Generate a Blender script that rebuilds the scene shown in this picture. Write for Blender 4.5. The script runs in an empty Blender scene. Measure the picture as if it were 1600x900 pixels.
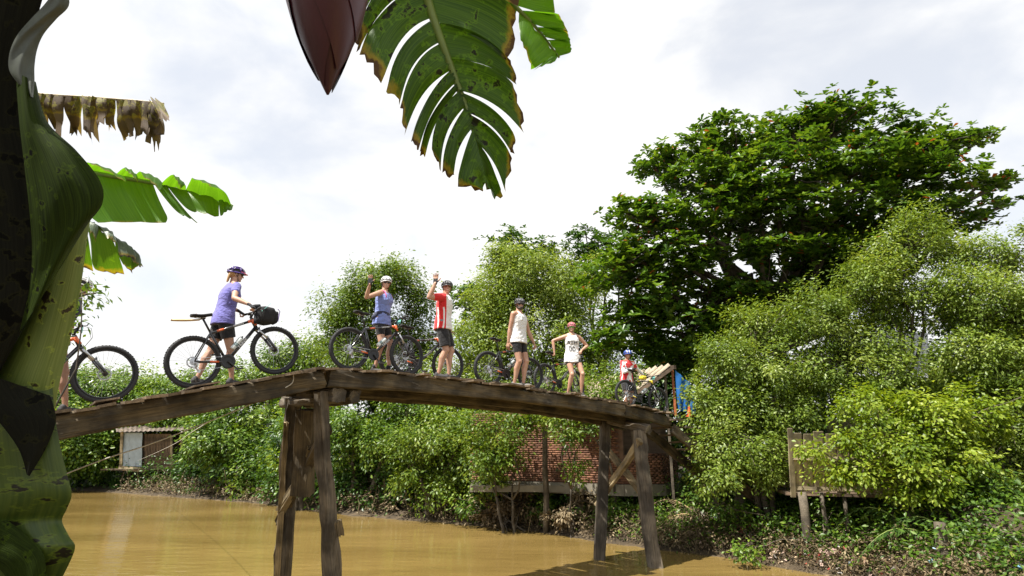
import bpy, bmesh, math, random
import numpy as np
from mathutils import Vector, Matrix, Euler, noise as mnoise

# ------------------------------------------------------------------ camera, sky, sun, exposure
C = bpy.context.scene.collection
sc = bpy.context.scene
PITCH = math.radians(15.5); CP, SP = math.cos(PITCH), math.sin(PITCH)
CAMZ = 2.65
cam_d = bpy.data.cameras.new('camera'); cam = bpy.data.objects.new('camera', cam_d); C.objects.link(cam)
cam.location = (0, 0, CAMZ); cam.rotation_euler = (math.radians(90) + PITCH, 0, 0)
cam_d.sensor_width = 36; cam_d.lens = 36 * 900 / 1600; cam_d.clip_start = 0.05; cam_d.clip_end = 3000
sc.camera = cam
SUN_DIR = Vector((-0.66, -0.50, 1.50)).normalized()      # towards the sun
SUN_EL = math.asin(SUN_DIR.z)
sun_d = bpy.data.lights.new('sun', 'SUN'); sun_d.energy = 5.0; sun_d.angle = math.radians(0.6); sun_d.color = (1, 0.95, 0.86)
sun = bpy.data.objects.new('sun', sun_d); C.objects.link(sun)
sun.rotation_euler = SUN_DIR.to_track_quat('Z', 'Y').to_euler(); sun.location = (-20, -15, 40)
w = bpy.data.worlds.new('World'); sc.world = w; w.use_nodes = True
nt = w.node_tree; N = nt.nodes; L = nt.links; N.clear()
wo = N.new('ShaderNodeOutputWorld')
sky = N.new('ShaderNodeTexSky'); sky.sky_type = 'NISHITA'; sky.sun_disc = False
sky.sun_elevation = SUN_EL; sky.sun_rotation = math.atan2(SUN_DIR.x, SUN_DIR.y); sky.dust_density = 1.5
bg1 = N.new('ShaderNodeBackground'); bg1.inputs[1].default_value = 0.10; L.new(sky.outputs[0], bg1.inputs[0])
tc = N.new('ShaderNodeTexCoord'); mp = N.new('ShaderNodeMapping'); mp.inputs['Scale'].default_value = (1, 1, 1.9)
mp.inputs['Location'].default_value = (0.35, 0.1, 0.55)
L.new(tc.outputs['Generated'], mp.inputs[0])
nz = N.new('ShaderNodeTexNoise'); nz.inputs['Scale'].default_value = 2.3; nz.inputs['Detail'].default_value = 8; nz.inputs['Roughness'].default_value = 0.52
nz.inputs['Distortion'].default_value = 0.35; L.new(mp.outputs[0], nz.inputs['Vector'])
cov = N.new('ShaderNodeMapRange'); cov.inputs[1].default_value = 0.36; cov.inputs[2].default_value = 0.56; cov.inputs[3].default_value = 0.62; cov.inputs[4].default_value = 1.0
cov.interpolation_type = 'SMOOTHSTEP'; L.new(nz.outputs[0], cov.inputs[0])
nz2 = N.new('ShaderNodeTexNoise'); nz2.inputs['Scale'].default_value = 3.1; nz2.inputs['Detail'].default_value = 7; nz2.inputs['Roughness'].default_value = 0.5
mp2 = N.new('ShaderNodeMapping'); mp2.inputs['Location'].default_value = (2.2, 1.7, 0.3); mp2.inputs['Scale'].default_value = (1, 1, 2.2)
L.new(tc.outputs['Generated'], mp2.inputs[0]); L.new(mp2.outputs[0], nz2.inputs['Vector'])
rp = N.new('ShaderNodeValToRGB'); rp.color_ramp.elements[0].position = 0.27; rp.color_ramp.elements[0].color = (0.82, 0.86, 0.925, 1)
rp.color_ramp.elements[1].position = 0.45; rp.color_ramp.elements[1].color = (1.0, 0.995, 0.98, 1)
L.new(nz2.outputs[0], rp.inputs[0])
bg2 = N.new('ShaderNodeBackground'); bg2.inputs[1].default_value = 0.56; L.new(rp.outputs[0], bg2.inputs[0])
mx = N.new('ShaderNodeMixShader'); L.new(cov.outputs[0], mx.inputs[0]); L.new(bg1.outputs[0], mx.inputs[1]); L.new(bg2.outputs[0], mx.inputs[2])
L.new(mx.outputs[0], wo.inputs[0])
sc.view_settings.view_transform = 'Standard'; sc.view_settings.look = 'None'; sc.view_settings.gamma = 1; sc.view_settings.exposure = 1.0
try: sc.view_settings.use_curve_mapping = False
except Exception: pass
try:
    sc.cycles.max_bounces = 6; sc.cycles.transparent_max_bounces = 8; sc.cycles.diffuse_bounces = 3; sc.cycles.sample_clamp_indirect = 4
except Exception: pass

# ------------------------------------------------------------------ helpers
rng = np.random.default_rng(7); random.seed(7)
def P(px, py, d):                       # a sight line of the photograph and a depth give a real place
    tx = (px - 800) / 900; ty = (450 - py) / 900
    return Vector((tx * d, d * (CP - ty * SP), CAMZ + d * (SP + ty * CP)))
def V(*a): return Vector(a)
class G:
    def __init__(s): s.v = []; s.f = []; s.uv = None; s.M = None
    def add(s, vs, fs):
        o = len(s.v)
        if s.M is not None: vs = [s.M @ Vector(q) for q in vs]
        s.v.extend(tuple(q) for q in vs); s.f.extend(tuple(i + o for i in f) for f in fs)
    def box(s, c, h, R=None):           # centre, half sizes
        vs = []
        for z in (-1, 1):
            for y in (-1, 1):
                for x in (-1, 1):
                    q = Vector((x * h[0], y * h[1], z * h[2]))
                    if R is not None: q = R @ q
                    vs.append(q + Vector(c))
        s.add(vs, [(0, 2, 3, 1), (4, 5, 7, 6), (0, 1, 5, 4), (2, 6, 7, 3), (0, 4, 6, 2), (1, 3, 7, 5)]); return s
    def bar(s, a, b, wd, ht, up=(0, 0, 1)):
        a = Vector(a); b = Vector(b); x = (b - a).normalized(); y = Vector(up).cross(x).normalized(); z = x.cross(y)
        vs = []
        for p in (a, b):
            for sy, sz in ((-1, -1), (1, -1), (1, 1), (-1, 1)): vs.append(p + y * sy * wd / 2 + z * sz * ht / 2)
        s.add(vs, [(0, 1, 2, 3)[::-1], (4, 5, 6, 7), (0, 1, 5, 4), (1, 2, 6, 5), (2, 3, 7, 6), (3, 0, 4, 7)]); return s
    def tube(s, pts, r, n=8, cap=True, flat=1.0):
        pts = [Vector(p) for p in pts]; m = len(pts)
        if not hasattr(r, '__len__'): r = [r] * m
        vs = []; fs = []; prev = None
        for i, p in enumerate(pts):
            t = (pts[min(i + 1, m - 1)] - pts[max(i - 1, 0)])
            t = t.normalized() if t.length > 1e-9 else Vector((0, 0, 1))
            if prev is None:
                a = Vector((0, 0, 1)) if abs(t.z) < .9 else Vector((1, 0, 0)); x = t.cross(a).normalized()
            else:
                x = (prev - t * prev.dot(t)).normalized()
            prev = x; y = t.cross(x)
            for k in range(n):
                an = 2 * math.pi * k / n
                vs.append(p + x * math.cos(an) * r[i] + y * math.sin(an) * r[i] * flat)
        for i in range(m - 1):
            for k in range(n):
                k2 = (k + 1) % n
                fs.append((i * n + k, i * n + k2, (i + 1) * n + k2, (i + 1) * n + k))
        if cap: fs.append(tuple(range(n))[::-1]); fs.append(tuple((m - 1) * n + k for k in range(n)))
        s.add(vs, fs); return s
    def ell(s, c, r, R=None, nu=12, nv=8):
        vs = [Vector((0, 0, -1))]; fs = []
        for j in range(1, nv):
            ph = -math.pi / 2 + math.pi * j / nv
            for i in range(nu):
                th = 2 * math.pi * i / nu; vs.append(Vector((math.cos(ph) * math.cos(th), math.cos(ph) * math.sin(th), math.sin(ph))))
        vs.append(Vector((0, 0, 1)))
        for i in range(nu): fs.append((0, 1 + (i + 1) % nu, 1 + i))
        for j in range(nv - 2):
            for i in range(nu):
                a = 1 + j * nu; b = a + nu; fs.append((a + i, a + (i + 1) % nu, b + (i + 1) % nu, b + i))
        a = 1 + (nv - 2) * nu
        for i in range(nu): fs.append((a + i, a + (i + 1) % nu, len(vs) - 1))
        out = []
        for q in vs:
            q = Vector((q.x * r[0], q.y * r[1], q.z * r[2]))
            if R is not None: q = R @ q
            out.append(q + Vector(c))
        s.add(out, fs); return s
    def cap(s, a, b, ra, rb, n=10, flat=1.0):       # tapered capsule
        a = Vector(a); b = Vector(b); t = (b - a)
        if t.length < 1e-6: return s.ell(a, (ra,) * 3)
        t.normalize(); pts = []; rs = []
        for k in (0.05, .45, .8): pts.append(a - t * ra * math.cos(k * math.pi / 2)); rs.append(ra * math.sin(k * math.pi / 2))
        pts.append(a); rs.append(ra); pts.append(b); rs.append(rb)
        for k in (.8, .45, .05): pts.append(b + t * rb * math.cos(k * math.pi / 2)); rs.append(rb * math.sin(k * math.pi / 2))
        return s.tube(pts, rs, n, True, flat)
    def torus(s, c, R, r, n=32, m=8, axis='Y', rz=None):
        vs = []; fs = []
        for i in range(n):
            a = 2 * math.pi * i / n
            for j in range(m):
                b = 2 * math.pi * j / m; q = R + r * math.cos(b); h = (rz or r) * math.sin(b)
                p = (q * math.cos(a), h, q * math.sin(a)) if axis == 'Y' else (q * math.cos(a), q * math.sin(a), h)
                vs.append(Vector(p) + Vector(c))
        for i in range(n):
            for j in range(m):
                fs.append((i * m + j, i * m + (j + 1) % m, ((i + 1) % n) * m + (j + 1) % m, ((i + 1) % n) * m + j))
        s.add(vs, fs); return s
    def loft(s, rings):                 # list of closed rings of equal count
        n = len(rings[0]); vs = [q for r in rings for q in r]; fs = []
        for i in range(len(rings) - 1):
            for k in range(n): fs.append((i * n + k, i * n + (k + 1) % n, (i + 1) * n + (k + 1) % n, (i + 1) * n + k))
        fs.append(tuple(range(n))[::-1]); fs.append(tuple((len(rings) - 1) * n + k for k in range(n)))
        s.add(vs, fs); return s
    def mesh(s, name, smooth=False):
        me = bpy.data.meshes.new(name); me.from_pydata(s.v, [], s.f); me.update()
        if smooth: me.polygons.foreach_set('use_smooth', [True] * len(me.polygons))
        return me
def wpos(o):
    M = o.matrix_basis.copy()
    while o.parent: o = o.parent; M = o.matrix_basis @ M
    return M
def obj(name, g, m, parent=None, smooth=False, world=False, M=None, label=None, kind=None):
    me = g if isinstance(g, bpy.types.Mesh) else g.mesh(name, smooth)
    o = bpy.data.objects.new(name, me); C.objects.link(o)
    if m is not None and not me.materials:
        for q in (m if isinstance(m, (list, tuple)) else [m]): me.materials.append(q)
    if M is not None: o.matrix_basis = M
    if parent is not None:
        o.parent = parent
        if world: o.matrix_basis = wpos(parent).inverted() @ o.matrix_basis
    if label: o['label'] = label
    if kind: o['kind'] = kind
    return o
def thing(name, label, cat, loc=(0, 0, 0), rz=0, group=None, M=None):
    o = bpy.data.objects.new(name, None); C.objects.link(o); o.empty_display_size = .2
    if M is not None: o.matrix_basis = M
    else: o.location = loc; o.rotation_euler = (0, 0, rz)
    o['label'] = label; o['category'] = cat
    if group: o['group'] = group
    return o
def tag(o, label, cat, group=None, kind=None):
    o['label'] = label
    if cat: o['category'] = cat
    if group: o['group'] = group
    if kind: o['kind'] = kind
    return o
def recentre(o):                        # put the origin of a one-mesh thing at its base
    me = o.data; n = len(me.vertices); a = np.empty(n * 3, np.float32); me.vertices.foreach_get('co', a); a = a.reshape(-1, 3)
    c = (a.min(0) + a.max(0)) / 2; c[2] = a[:, 2].min(); a -= c; me.vertices.foreach_set('co', a.ravel()); me.update(); o.location = c
    return o
def solo(name, g, m, label, cat, smooth=False, group=None, kind=None):
    o = obj(name, g, m, smooth=smooth); recentre(o); return tag(o, label, cat, group, kind)
def copy_tree(o, parent=None):
    c = o.copy(); C.objects.link(c); c.parent = parent
    for ch in list(o.children): copy_tree(ch, c)
    return c
def npmesh(name, v, f, attrs=None, smooth=False):   # numpy verts (n,3), faces (m,k)
    me = bpy.data.meshes.new(name); n = len(v); m, k = f.shape
    me.vertices.add(n); me.vertices.foreach_set('co', v.astype(np.float32).ravel())
    me.loops.add(m * k); me.loops.foreach_set('vertex_index', f.astype(np.int32).ravel())
    me.polygons.add(m); me.polygons.foreach_set('loop_start', np.arange(0, m * k, k, dtype=np.int32))
    try: me.polygons.foreach_set('loop_total', np.full(m, k, dtype=np.int32))
    except Exception: pass
    if smooth: me.polygons.foreach_set('use_smooth', np.ones(m, dtype=bool))
    for an, (dom, arr) in (attrs or {}).items():
        at = me.attributes.new(an, 'FLOAT', dom); at.data.foreach_set('value', arr.astype(np.float32))
    me.update(calc_edges=True); return me

# ------------------------------------------------------------------ materials
def newmat(name):
    m = bpy.data.materials.new(name); m.use_nodes = True; n = m.node_tree.nodes; n.clear()
    out = n.new('ShaderNodeOutputMaterial'); b = n.new('ShaderNodeBsdfPrincipled'); m.node_tree.links.new(b.outputs[0], out.inputs[0])
    return m, n, m.node_tree.links, b, out
def col(c): return (c[0], c[1], c[2], 1)
def plain(name, c, rough=.6, metal=0, var=.12, scale=14, bump=.0, spec=.5, coat=0):
    m, n, l, b, out = newmat(name)
    t = n.new('ShaderNodeTexCoord'); z = n.new('ShaderNodeTexNoise'); z.inputs['Scale'].default_value = scale; z.inputs['Detail'].default_value = 5
    l.new(t.outputs['Object'], z.inputs['Vector'])
    r = n.new('ShaderNodeValToRGB'); r.color_ramp.elements[0].color = col([x * (1 - var) for x in c]); r.color_ramp.elements[1].color = col([min(1, x * (1 + var)) for x in c])
    r.color_ramp.elements[0].position = .3; r.color_ramp.elements[1].position = .7
    l.new(z.outputs[0], r.inputs[0]); l.new(r.outputs[0], b.inputs['Base Color'])
    b.inputs['Roughness'].default_value = rough; b.inputs['Metallic'].default_value = metal
    b.inputs['Specular IOR Level'].default_value = spec; b.inputs['Coat Weight'].default_value = coat
    if bump:
        bp = n.new('ShaderNodeBump'); bp.inputs['Strength'].default_value = bump; bp.inputs['Distance'].default_value = .01
        l.new(z.outputs[0], bp.inputs['Height']); l.new(bp.outputs[0], b.inputs['Normal'])
    return m
def wood(name, c1, c2, c3=None, stretch=(1.2, 16, 16), rough=.85, bump=.5):
    m, n, l, b, out = newmat(name)
    t = n.new('ShaderNodeTexCoord'); mpn = n.new('ShaderNodeMapping'); mpn.inputs['Scale'].default_value = stretch
    oi = n.new('ShaderNodeObjectInfo'); vm = n.new('ShaderNodeVectorMath'); vm.operation = 'SCALE'; vm.inputs[0].default_value = (13, 7, 5)
    l.new(oi.outputs['Random'], vm.inputs['Scale']); l.new(vm.outputs[0], mpn.inputs['Location'])
    l.new(t.outputs['Object'], mpn.inputs[0])
    z = n.new('ShaderNodeTexNoise'); z.inputs['Scale'].default_value = 1.6; z.inputs['Detail'].default_value = 8; z.inputs['Roughness'].default_value = .7; z.inputs['Distortion'].default_value = .6
    l.new(mpn.outputs[0], z.inputs['Vector'])
    r = n.new('ShaderNodeValToRGB'); r.color_ramp.elements[0].color = col(c1); r.color_ramp.elements[1].color = col(c2)
    r.color_ramp.elements[0].position = .32; r.color_ramp.elements[1].position = .68
    l.new(z.outputs[0], r.inputs[0])
    z2 = n.new('ShaderNodeTexNoise'); z2.inputs['Scale'].default_value = 2.3; z2.inputs['Detail'].default_value = 6
    l.new(t.outputs['Object'], z2.inputs['Vector'])
    r2 = n.new('ShaderNodeValToRGB'); r2.color_ramp.elements[0].position = .42; r2.color_ramp.elements[1].position = .62
    l.new(z2.outputs[0], r2.inputs[0])
    mxc = n.new('ShaderNodeMix'); mxc.data_type = 'RGBA'; l.new(r2.outputs[0], mxc.inputs[0]); l.new(r.outputs[0], mxc.inputs[6])
    mxc.inputs[7].default_value = col(c3 or [q * .35 for q in c1]); mxc.clamp_factor = True
    sc_ = n.new('ShaderNodeMath'); sc_.operation = 'MULTIPLY'; sc_.inputs[1].default_value = .75; l.new(r2.outputs[0], sc_.inputs[0]); l.new(sc_.outputs[0], mxc.inputs[0])
    hsv = n.new('ShaderNodeHueSaturation'); mr = n.new('ShaderNodeMapRange'); mr.inputs[3].default_value = .7; mr.inputs[4].default_value = 1.3
    l.new(oi.outputs['Random'], mr.inputs[0]); l.new(mr.outputs[0], hsv.inputs['Value']); l.new(mxc.outputs[2], hsv.inputs['Color'])
    l.new(hsv.outputs[0], b.inputs['Base Color']); b.inputs['Roughness'].default_value = rough
    bp = n.new('ShaderNodeBump'); bp.inputs['Strength'].default_value = bump; bp.inputs['Distance'].default_value = .012
    l.new(z.outputs[0], bp.inputs['Height']); l.new(bp.outputs[0], b.inputs['Normal'])
    return m
def leafmat(name, dark, mid, light, trans=.35, rough=.42, odd=None, oddat=.965, tcol=(1.35, 1.25, .5)):
    m, n, l, b, out = newmat(name)
    at = n.new('ShaderNodeAttribute'); at.attribute_name = 'tint'
    r = n.new('ShaderNodeValToRGB'); e = r.color_ramp.elements; e[0].color = col(dark); e[1].color = col(light); k = e.new(.5); k.color = col(mid)
    if odd:
        e[2].position = oddat - .03; k2 = e.new(oddat); k2.color = col(odd)
    l.new(at.outputs['Fac'], r.inputs[0]); l.new(r.outputs[0], b.inputs['Base Color']); b.inputs['Roughness'].default_value = rough
    b.inputs['Specular IOR Level'].default_value = .45
    tr = n.new('ShaderNodeBsdfTranslucent'); mxc = n.new('ShaderNodeMix'); mxc.data_type = 'RGBA'; mxc.blend_type = 'MULTIPLY'; mxc.inputs[0].default_value = 1
    l.new(r.outputs[0], mxc.inputs[6]); mxc.inputs[7].default_value = col(tcol); l.new(mxc.outputs[2], tr.inputs[0])
    ms = n.new('ShaderNodeMixShader'); ms.inputs[0].default_value = trans; l.new(b.outputs[0], ms.inputs[1]); l.new(tr.outputs[0], ms.inputs[2]); l.new(ms.outputs[0], out.inputs[0])
    return m
MT = {}
MT['mangrove'] = leafmat('mangrove_leaf', (0.050, 0.101, 0.011), (0.122, 0.202, 0.018), (0.253, 0.322, 0.055), .42)
MT['mangrove2'] = leafmat('pale_mangrove_leaf', (0.070, 0.120, 0.013), (0.168, 0.248, 0.028), (0.316, 0.386, 0.092), .42)
MT['bush'] = leafmat('bank_bush_leaf', (0.035, 0.083, 0.009), (0.096, 0.184, 0.015), (0.221, 0.304, 0.037), .38)
MT['almond'] = leafmat('broad_dark_leaf', (0.033, 0.083, 0.009), (0.081, 0.166, 0.015), (0.185, 0.276, 0.028), .36, .36, odd=(.30, .08, .03), oddat=.985)
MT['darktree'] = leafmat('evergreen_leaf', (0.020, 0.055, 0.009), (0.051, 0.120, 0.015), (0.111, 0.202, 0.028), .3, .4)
MT['yellowbush'] = leafmat('yellow_green_leaf', (0.071, 0.129, 0.009), (0.173, 0.258, 0.015), (0.345, 0.414, 0.055), .45)
MT['dry'] = leafmat('dry_leaf', (.05, .035, .015), (.14, .1, .05), (.34, .27, .16), .2, .7, tcol=(1, .9, .7))
MT['palm'] = leafmat('palm_leaflet', (.02, .05, .012), (.05, .1, .02), (.12, .17, .05), .25, .4)
MT['bark'] = wood('bark', (.06, .048, .034), (.17, .14, .1), stretch=(8, 8, 2))
MT['beam'] = wood('weathered_beam', (.035, .026, .014), (.16, .12, .065), (.008, .006, .004), stretch=(1.1, 34, 34))
MT['plank'] = wood('deck_plank', (.11, .075, .045), (.30, .22, .14), (.03, .022, .014))
MT['post'] = wood('post_wood', (.045, .036, .026), (.2, .165, .12), (.016, .012, .008), stretch=(1.0, 34, 34))
MT['brace'] = wood('brace_wood', (.17, .13, .07), (.36, .28, .16), (.06, .045, .025))
MT['shackwood'] = wood('shack_board', (.24, .19, .11), (.5, .42, .27), (.06, .045, .03))
MT['shackbrown'] = wood('brown_board', (.09, .06, .04), (.19, .13, .085), (.03, .02, .012))
MT['zinc'] = plain('blue_grey_sheet', (.36, .45, .55), .55, .1, .12, 3)
MT['rubber'] = plain('tyre_rubber', (.022, .022, .024), .75, bump=.1)
MT['blackmetal'] = plain('black_metal', (.02, .02, .022), .38, .2)
MT['blackpaint'] = plain('black_paint', (.016, .016, .02), .25, 0, coat=.6)
MT['silver'] = plain('brushed_alloy', (.55, .56, .58), .32, .9, .06)
MT['orange'] = plain('orange_paint', (.72, .13, .03), .3, coat=.5)
MT['white'] = plain('white_decal', (.75, .75, .76), .4, var=.03)
MT['yellow'] = plain('yellow_paint', (.75, .6, .04), .4)
MT['blackcloth'] = plain('black_cloth', (.014, .014, .016), .9, bump=.4, scale=40)
MT['teal'] = plain('teal_card', (.18, .5, .46), .5)
MT['tan'] = plain('tan_plastic', (.55, .4, .2), .5)
MT['rope'] = plain('pale_rope', (.5, .48, .43), .8)
MT['mud'] = plain('mud', (.12, .085, .05), .85, var=.5, scale=1.5, bump=.8)
MT['hull'] = plain('concrete', (.2, .18, .14), .85, var=.3, scale=2.5, bump=.4)

# ------------------------------------------------------------------ ground and water
FB = np.array([(-90, 80), (-60, 60), (-28.5, 40), (-12.9, 30.8), (-6.3, 25), (0, 21.4), (2.75, 18.3), (5.3, 15.9), (7.6, 12.7), (9.2, 8.5), (11, 0), (13, -15), (16, -60)], float)
NB = np.array([(-90, 40), (-60, 25), (-30, 12), (-12, 5.5), (-6, 3.4), (0, 2.3), (3, -1.5), (6, -9), (9, -25), (11, -60)], float)
def gh(x, y):                           # terrain height, water at 0
    df = (y - np.interp(x, FB[:, 0], FB[:, 1])) * .72; dn = (np.interp(x, NB[:, 0], NB[:, 1]) - y) * .8
    df = np.where(x > 14, 8 + (x - 14) * .3, df)
    rough = .10 * np.sin(x * 2.3 + np.sin(y * 1.7) * 2) * np.cos(y * 2.9 + x * .4) + .05 * np.sin(x * 7.1 + y * 3.3) * np.sin(y * 6.3)
    hf = np.clip(.06 + df * .30, -1.3, 1.5); hn = np.clip(.1 + dn * .75, -1.3, 1.15)
    h = np.maximum(hf, hn)
    return h + rough * np.clip((h + .35) * 1.2, 0, 1)
def axis(lo, hi, a, b, s, far):
    core = np.arange(a, b + s / 2, s); k = np.geomspace(1, far, 26) - 1
    return np.concatenate([(a - k[1:])[::-1], core, b + k[1:]])
ax = axis(0, 0, -34, 20, .4, 900); ay = axis(0, 0, -6, 46, .4, 1200)
X, Y = np.meshgrid(ax, ay, indexing='ij'); Z = gh(X, Y)
vv = np.stack([X, Y, Z], -1).reshape(-1, 3); ny = len(ay)
I, J = np.meshgrid(np.arange(len(ax) - 1), np.arange(ny - 1), indexing='ij'); a0 = (I * ny + J).ravel()
ff = np.stack([a0, a0 + ny, a0 + ny + 1, a0 + 1], 1)
m, n, l, b, out = newmat('muddy_ground')
t = n.new('ShaderNodeTexCoord'); z = n.new('ShaderNodeTexNoise'); z.inputs['Scale'].default_value = 1.7; z.inputs['Detail'].default_value = 9; z.inputs['Roughness'].default_value = .7
l.new(t.outputs['Object'], z.inputs[0]); r = n.new('ShaderNodeValToRGB'); e = r.color_ramp.elements
e[0].position = .35; e[0].color = (.035, .024, .013, 1); e[1].position = .7; e[1].color = (.13, .09, .05, 1); k = e.new(.52); k.color = (.06, .042, .022, 1)
l.new(z.outputs[0], r.inputs[0]); l.new(r.outputs[0], b.inputs[0]); b.inputs['Roughness'].default_value = .85
bp = n.new('ShaderNodeBump'); bp.inputs['Strength'].default_value = .9; bp.inputs['Distance'].default_value = .08; l.new(z.outputs[0], bp.inputs['Height']); l.new(bp.outputs[0], b.inputs['Normal'])
MT['ground'] = m
o = obj('ground', npmesh('ground', vv, ff, smooth=True), m); o['kind'] = 'structure'; o['label'] = 'muddy river bank and ground under the trees'
m, n, l, b, out = newmat('muddy_water')
t = n.new('ShaderNodeTexCoord'); mpn = n.new('ShaderNodeMapping'); mpn.inputs['Scale'].default_value = (.35, 1.0, 1); mpn.inputs['Rotation'].default_value = (0, 0, math.radians(18))
l.new(t.outputs['Object'], mpn.inputs[0])
z = n.new('ShaderNodeTexNoise'); z.inputs['Scale'].default_value = 3.4; z.inputs['Detail'].default_value = 5; z.inputs['Roughness'].default_value = .5; l.new(mpn.outputs[0], z.inputs[0])
z2 = n.new('ShaderNodeTexNoise'); z2.inputs['Scale'].default_value = .35; z2.inputs['Detail'].default_value = 4; l.new(mpn.outputs[0], z2.inputs[0])
r = n.new('ShaderNodeValToRGB'); e = r.color_ramp.elements; e[0].position = .35; e[0].color = (.15, .1, .03, 1); e[1].position = .68; e[1].color = (.235, .16, .052, 1)
l.new(z2.outputs[0], r.inputs[0]); l.new(r.outputs[0], b.inputs[0])
b.inputs['Roughness'].default_value = .05; b.inputs['IOR'].default_value = 1.33; b.inputs['Specular IOR Level'].default_value = .5
bp = n.new('ShaderNodeBump'); bp.inputs['Strength'].default_value = .32; bp.inputs['Distance'].default_value = .05; l.new(z.outputs[0], bp.inputs['Height']); l.new(bp.outputs[0], b.inputs['Normal'])
MT['water'] = m
o = obj('river', G().box((-30, 30, -.6), (140, 120, .6)), m); o['kind'] = 'structure'; o['label'] = 'brown muddy river water with small ripples'

# ------------------------------------------------------------------ foliage
def leaves(pos, nrm, dirv, Ls, Ws, tint, six=False):
    nrm = nrm / np.linalg.norm(nrm, axis=1, keepdims=True)
    d = dirv - nrm * (dirv * nrm).sum(1, keepdims=True); d /= np.linalg.norm(d, axis=1, keepdims=True) + 1e-9
    s = np.cross(nrm, d); L_ = Ls[:, None]; W_ = Ws[:, None]; n = len(pos); i = np.arange(n)[:, None]
    fold = .16
    if not six:
        v = np.stack([pos, pos + d * L_ * .5 + s * W_ * .5 + nrm * W_ * fold, pos + d * L_, pos + d * L_ * .5 - s * W_ * .5 + nrm * W_ * fold], 1).reshape(-1, 3)
        f = np.concatenate([i * 4 + [0, 2, 1], i * 4 + [0, 3, 2]]); k = 4
    else:                               # obovate, wider towards the tip
        v = np.stack([pos, pos + d * L_ * .38 + s * W_ * .32 + nrm * W_ * .1, pos + d * L_ * .78 + s * W_ * .5 + nrm * W_ * .12, pos + d * L_ - nrm * L_ * .08,
                      pos + d * L_ * .78 - s * W_ * .5 + nrm * W_ * .12, pos + d * L_ * .38 - s * W_ * .32 + nrm * W_ * .1], 1).reshape(-1, 3)
        f = np.concatenate([i * 6 + [0, 3, 2, 1], i * 6 + [0, 5, 4, 3]]); k = 6
    return v, f, np.repeat(tint, k)
DM = 3.7
def unit(n): q = rng.normal(size=(n, 3)); return q / np.linalg.norm(q, axis=1, keepdims=True)
def blob_clumps(blobs, per_m2, shell=.55):
    """blobs: (px,py,depth,rx_px,ry_px,thick_m).  clump centres spread through each, denser near its skin"""
    cs = []; ou = []; dn = []
    for (px, py, d, rx, ry, th) in blobs:
        c = np.array(P(px, py, d)); R = np.array([rx * d / 900, th, ry * d / 900]); area = 4 * math.pi * ((R[0] * R[2]) ** 1.6 / 3 + (R[0] * R[1]) ** 1.6 / 3 + (R[1] * R[2]) ** 1.6 / 3) ** (1 / 1.6)
        k = max(4, int(area * per_m2)); u = unit(k)
        rad = shell + (1 - shell) * rng.random(k) ** .6
        lump = 1 + .13 * np.sin(u[:, 0] * 5 + c[0]) * np.cos(u[:, 2] * 6 + c[1]) + .13 * rng.normal(size=k)
        spr = rng.random(k) < .09; lump = lump + spr * rng.random(k) * .42
        cs.append(c + u * R * (rad * lump)[:, None]); ou.append(u); 
    return np.concatenate(cs), np.concatenate(ou)
def crown_mesh(name, blobs, per_m2, nleaf, sig, Lf, Wf, droop=.25, flat=.65, six=False, shell=.5, tintbias=0.):
    Lf *= 1.18; Wf *= 1.3; sig *= .86; flat = .9; shell = max(shell - .15, .05); per_m2 *= .58; nleaf *= 1.5
    c, u = blob_clumps(blobs, per_m2, shell); n = len(c)
    cnt = rng.poisson(nleaf * DM, n) + 1; idx = np.repeat(np.arange(n), cnt); m_ = len(idx)
    off = rng.normal(size=(m_, 3)) * np.array([1, 1, flat]) * (sig * (.5 + .75 * rng.random(n)))[idx][:, None]
    pos = c[idx] + off
    ok = pos[:, 2] > .12; pos, off, idx = pos[ok], off[ok], idx[ok]; m_ = len(idx)
    on = off / (np.linalg.norm(off, axis=1, keepdims=True) + 1e-6)
    nr = np.array([0, 0, 1.0]) * .8 + u[idx] * .5 + on * .35 + rng.normal(size=(m_, 3)) * .5
    dv = on * 1.0 + u[idx] * .5 + np.array([0, 0, -droop]) + rng.normal(size=(m_, 3)) * .5
    Ls = Lf * (.65 + .7 * rng.random(m_)); Ws = Wf * (.65 + .7 * rng.random(m_))
    tint = np.clip(.45 + tintbias + .2 * rng.normal(size=n)[idx] + .2 * rng.normal(size=m_), 0, 1)
    v, f, t_ = leaves(pos, nr, dv, Ls, Ws, tint, six)
    return npmesh(name, v, f, {'tint': ('POINT', t_)}), c
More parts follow.
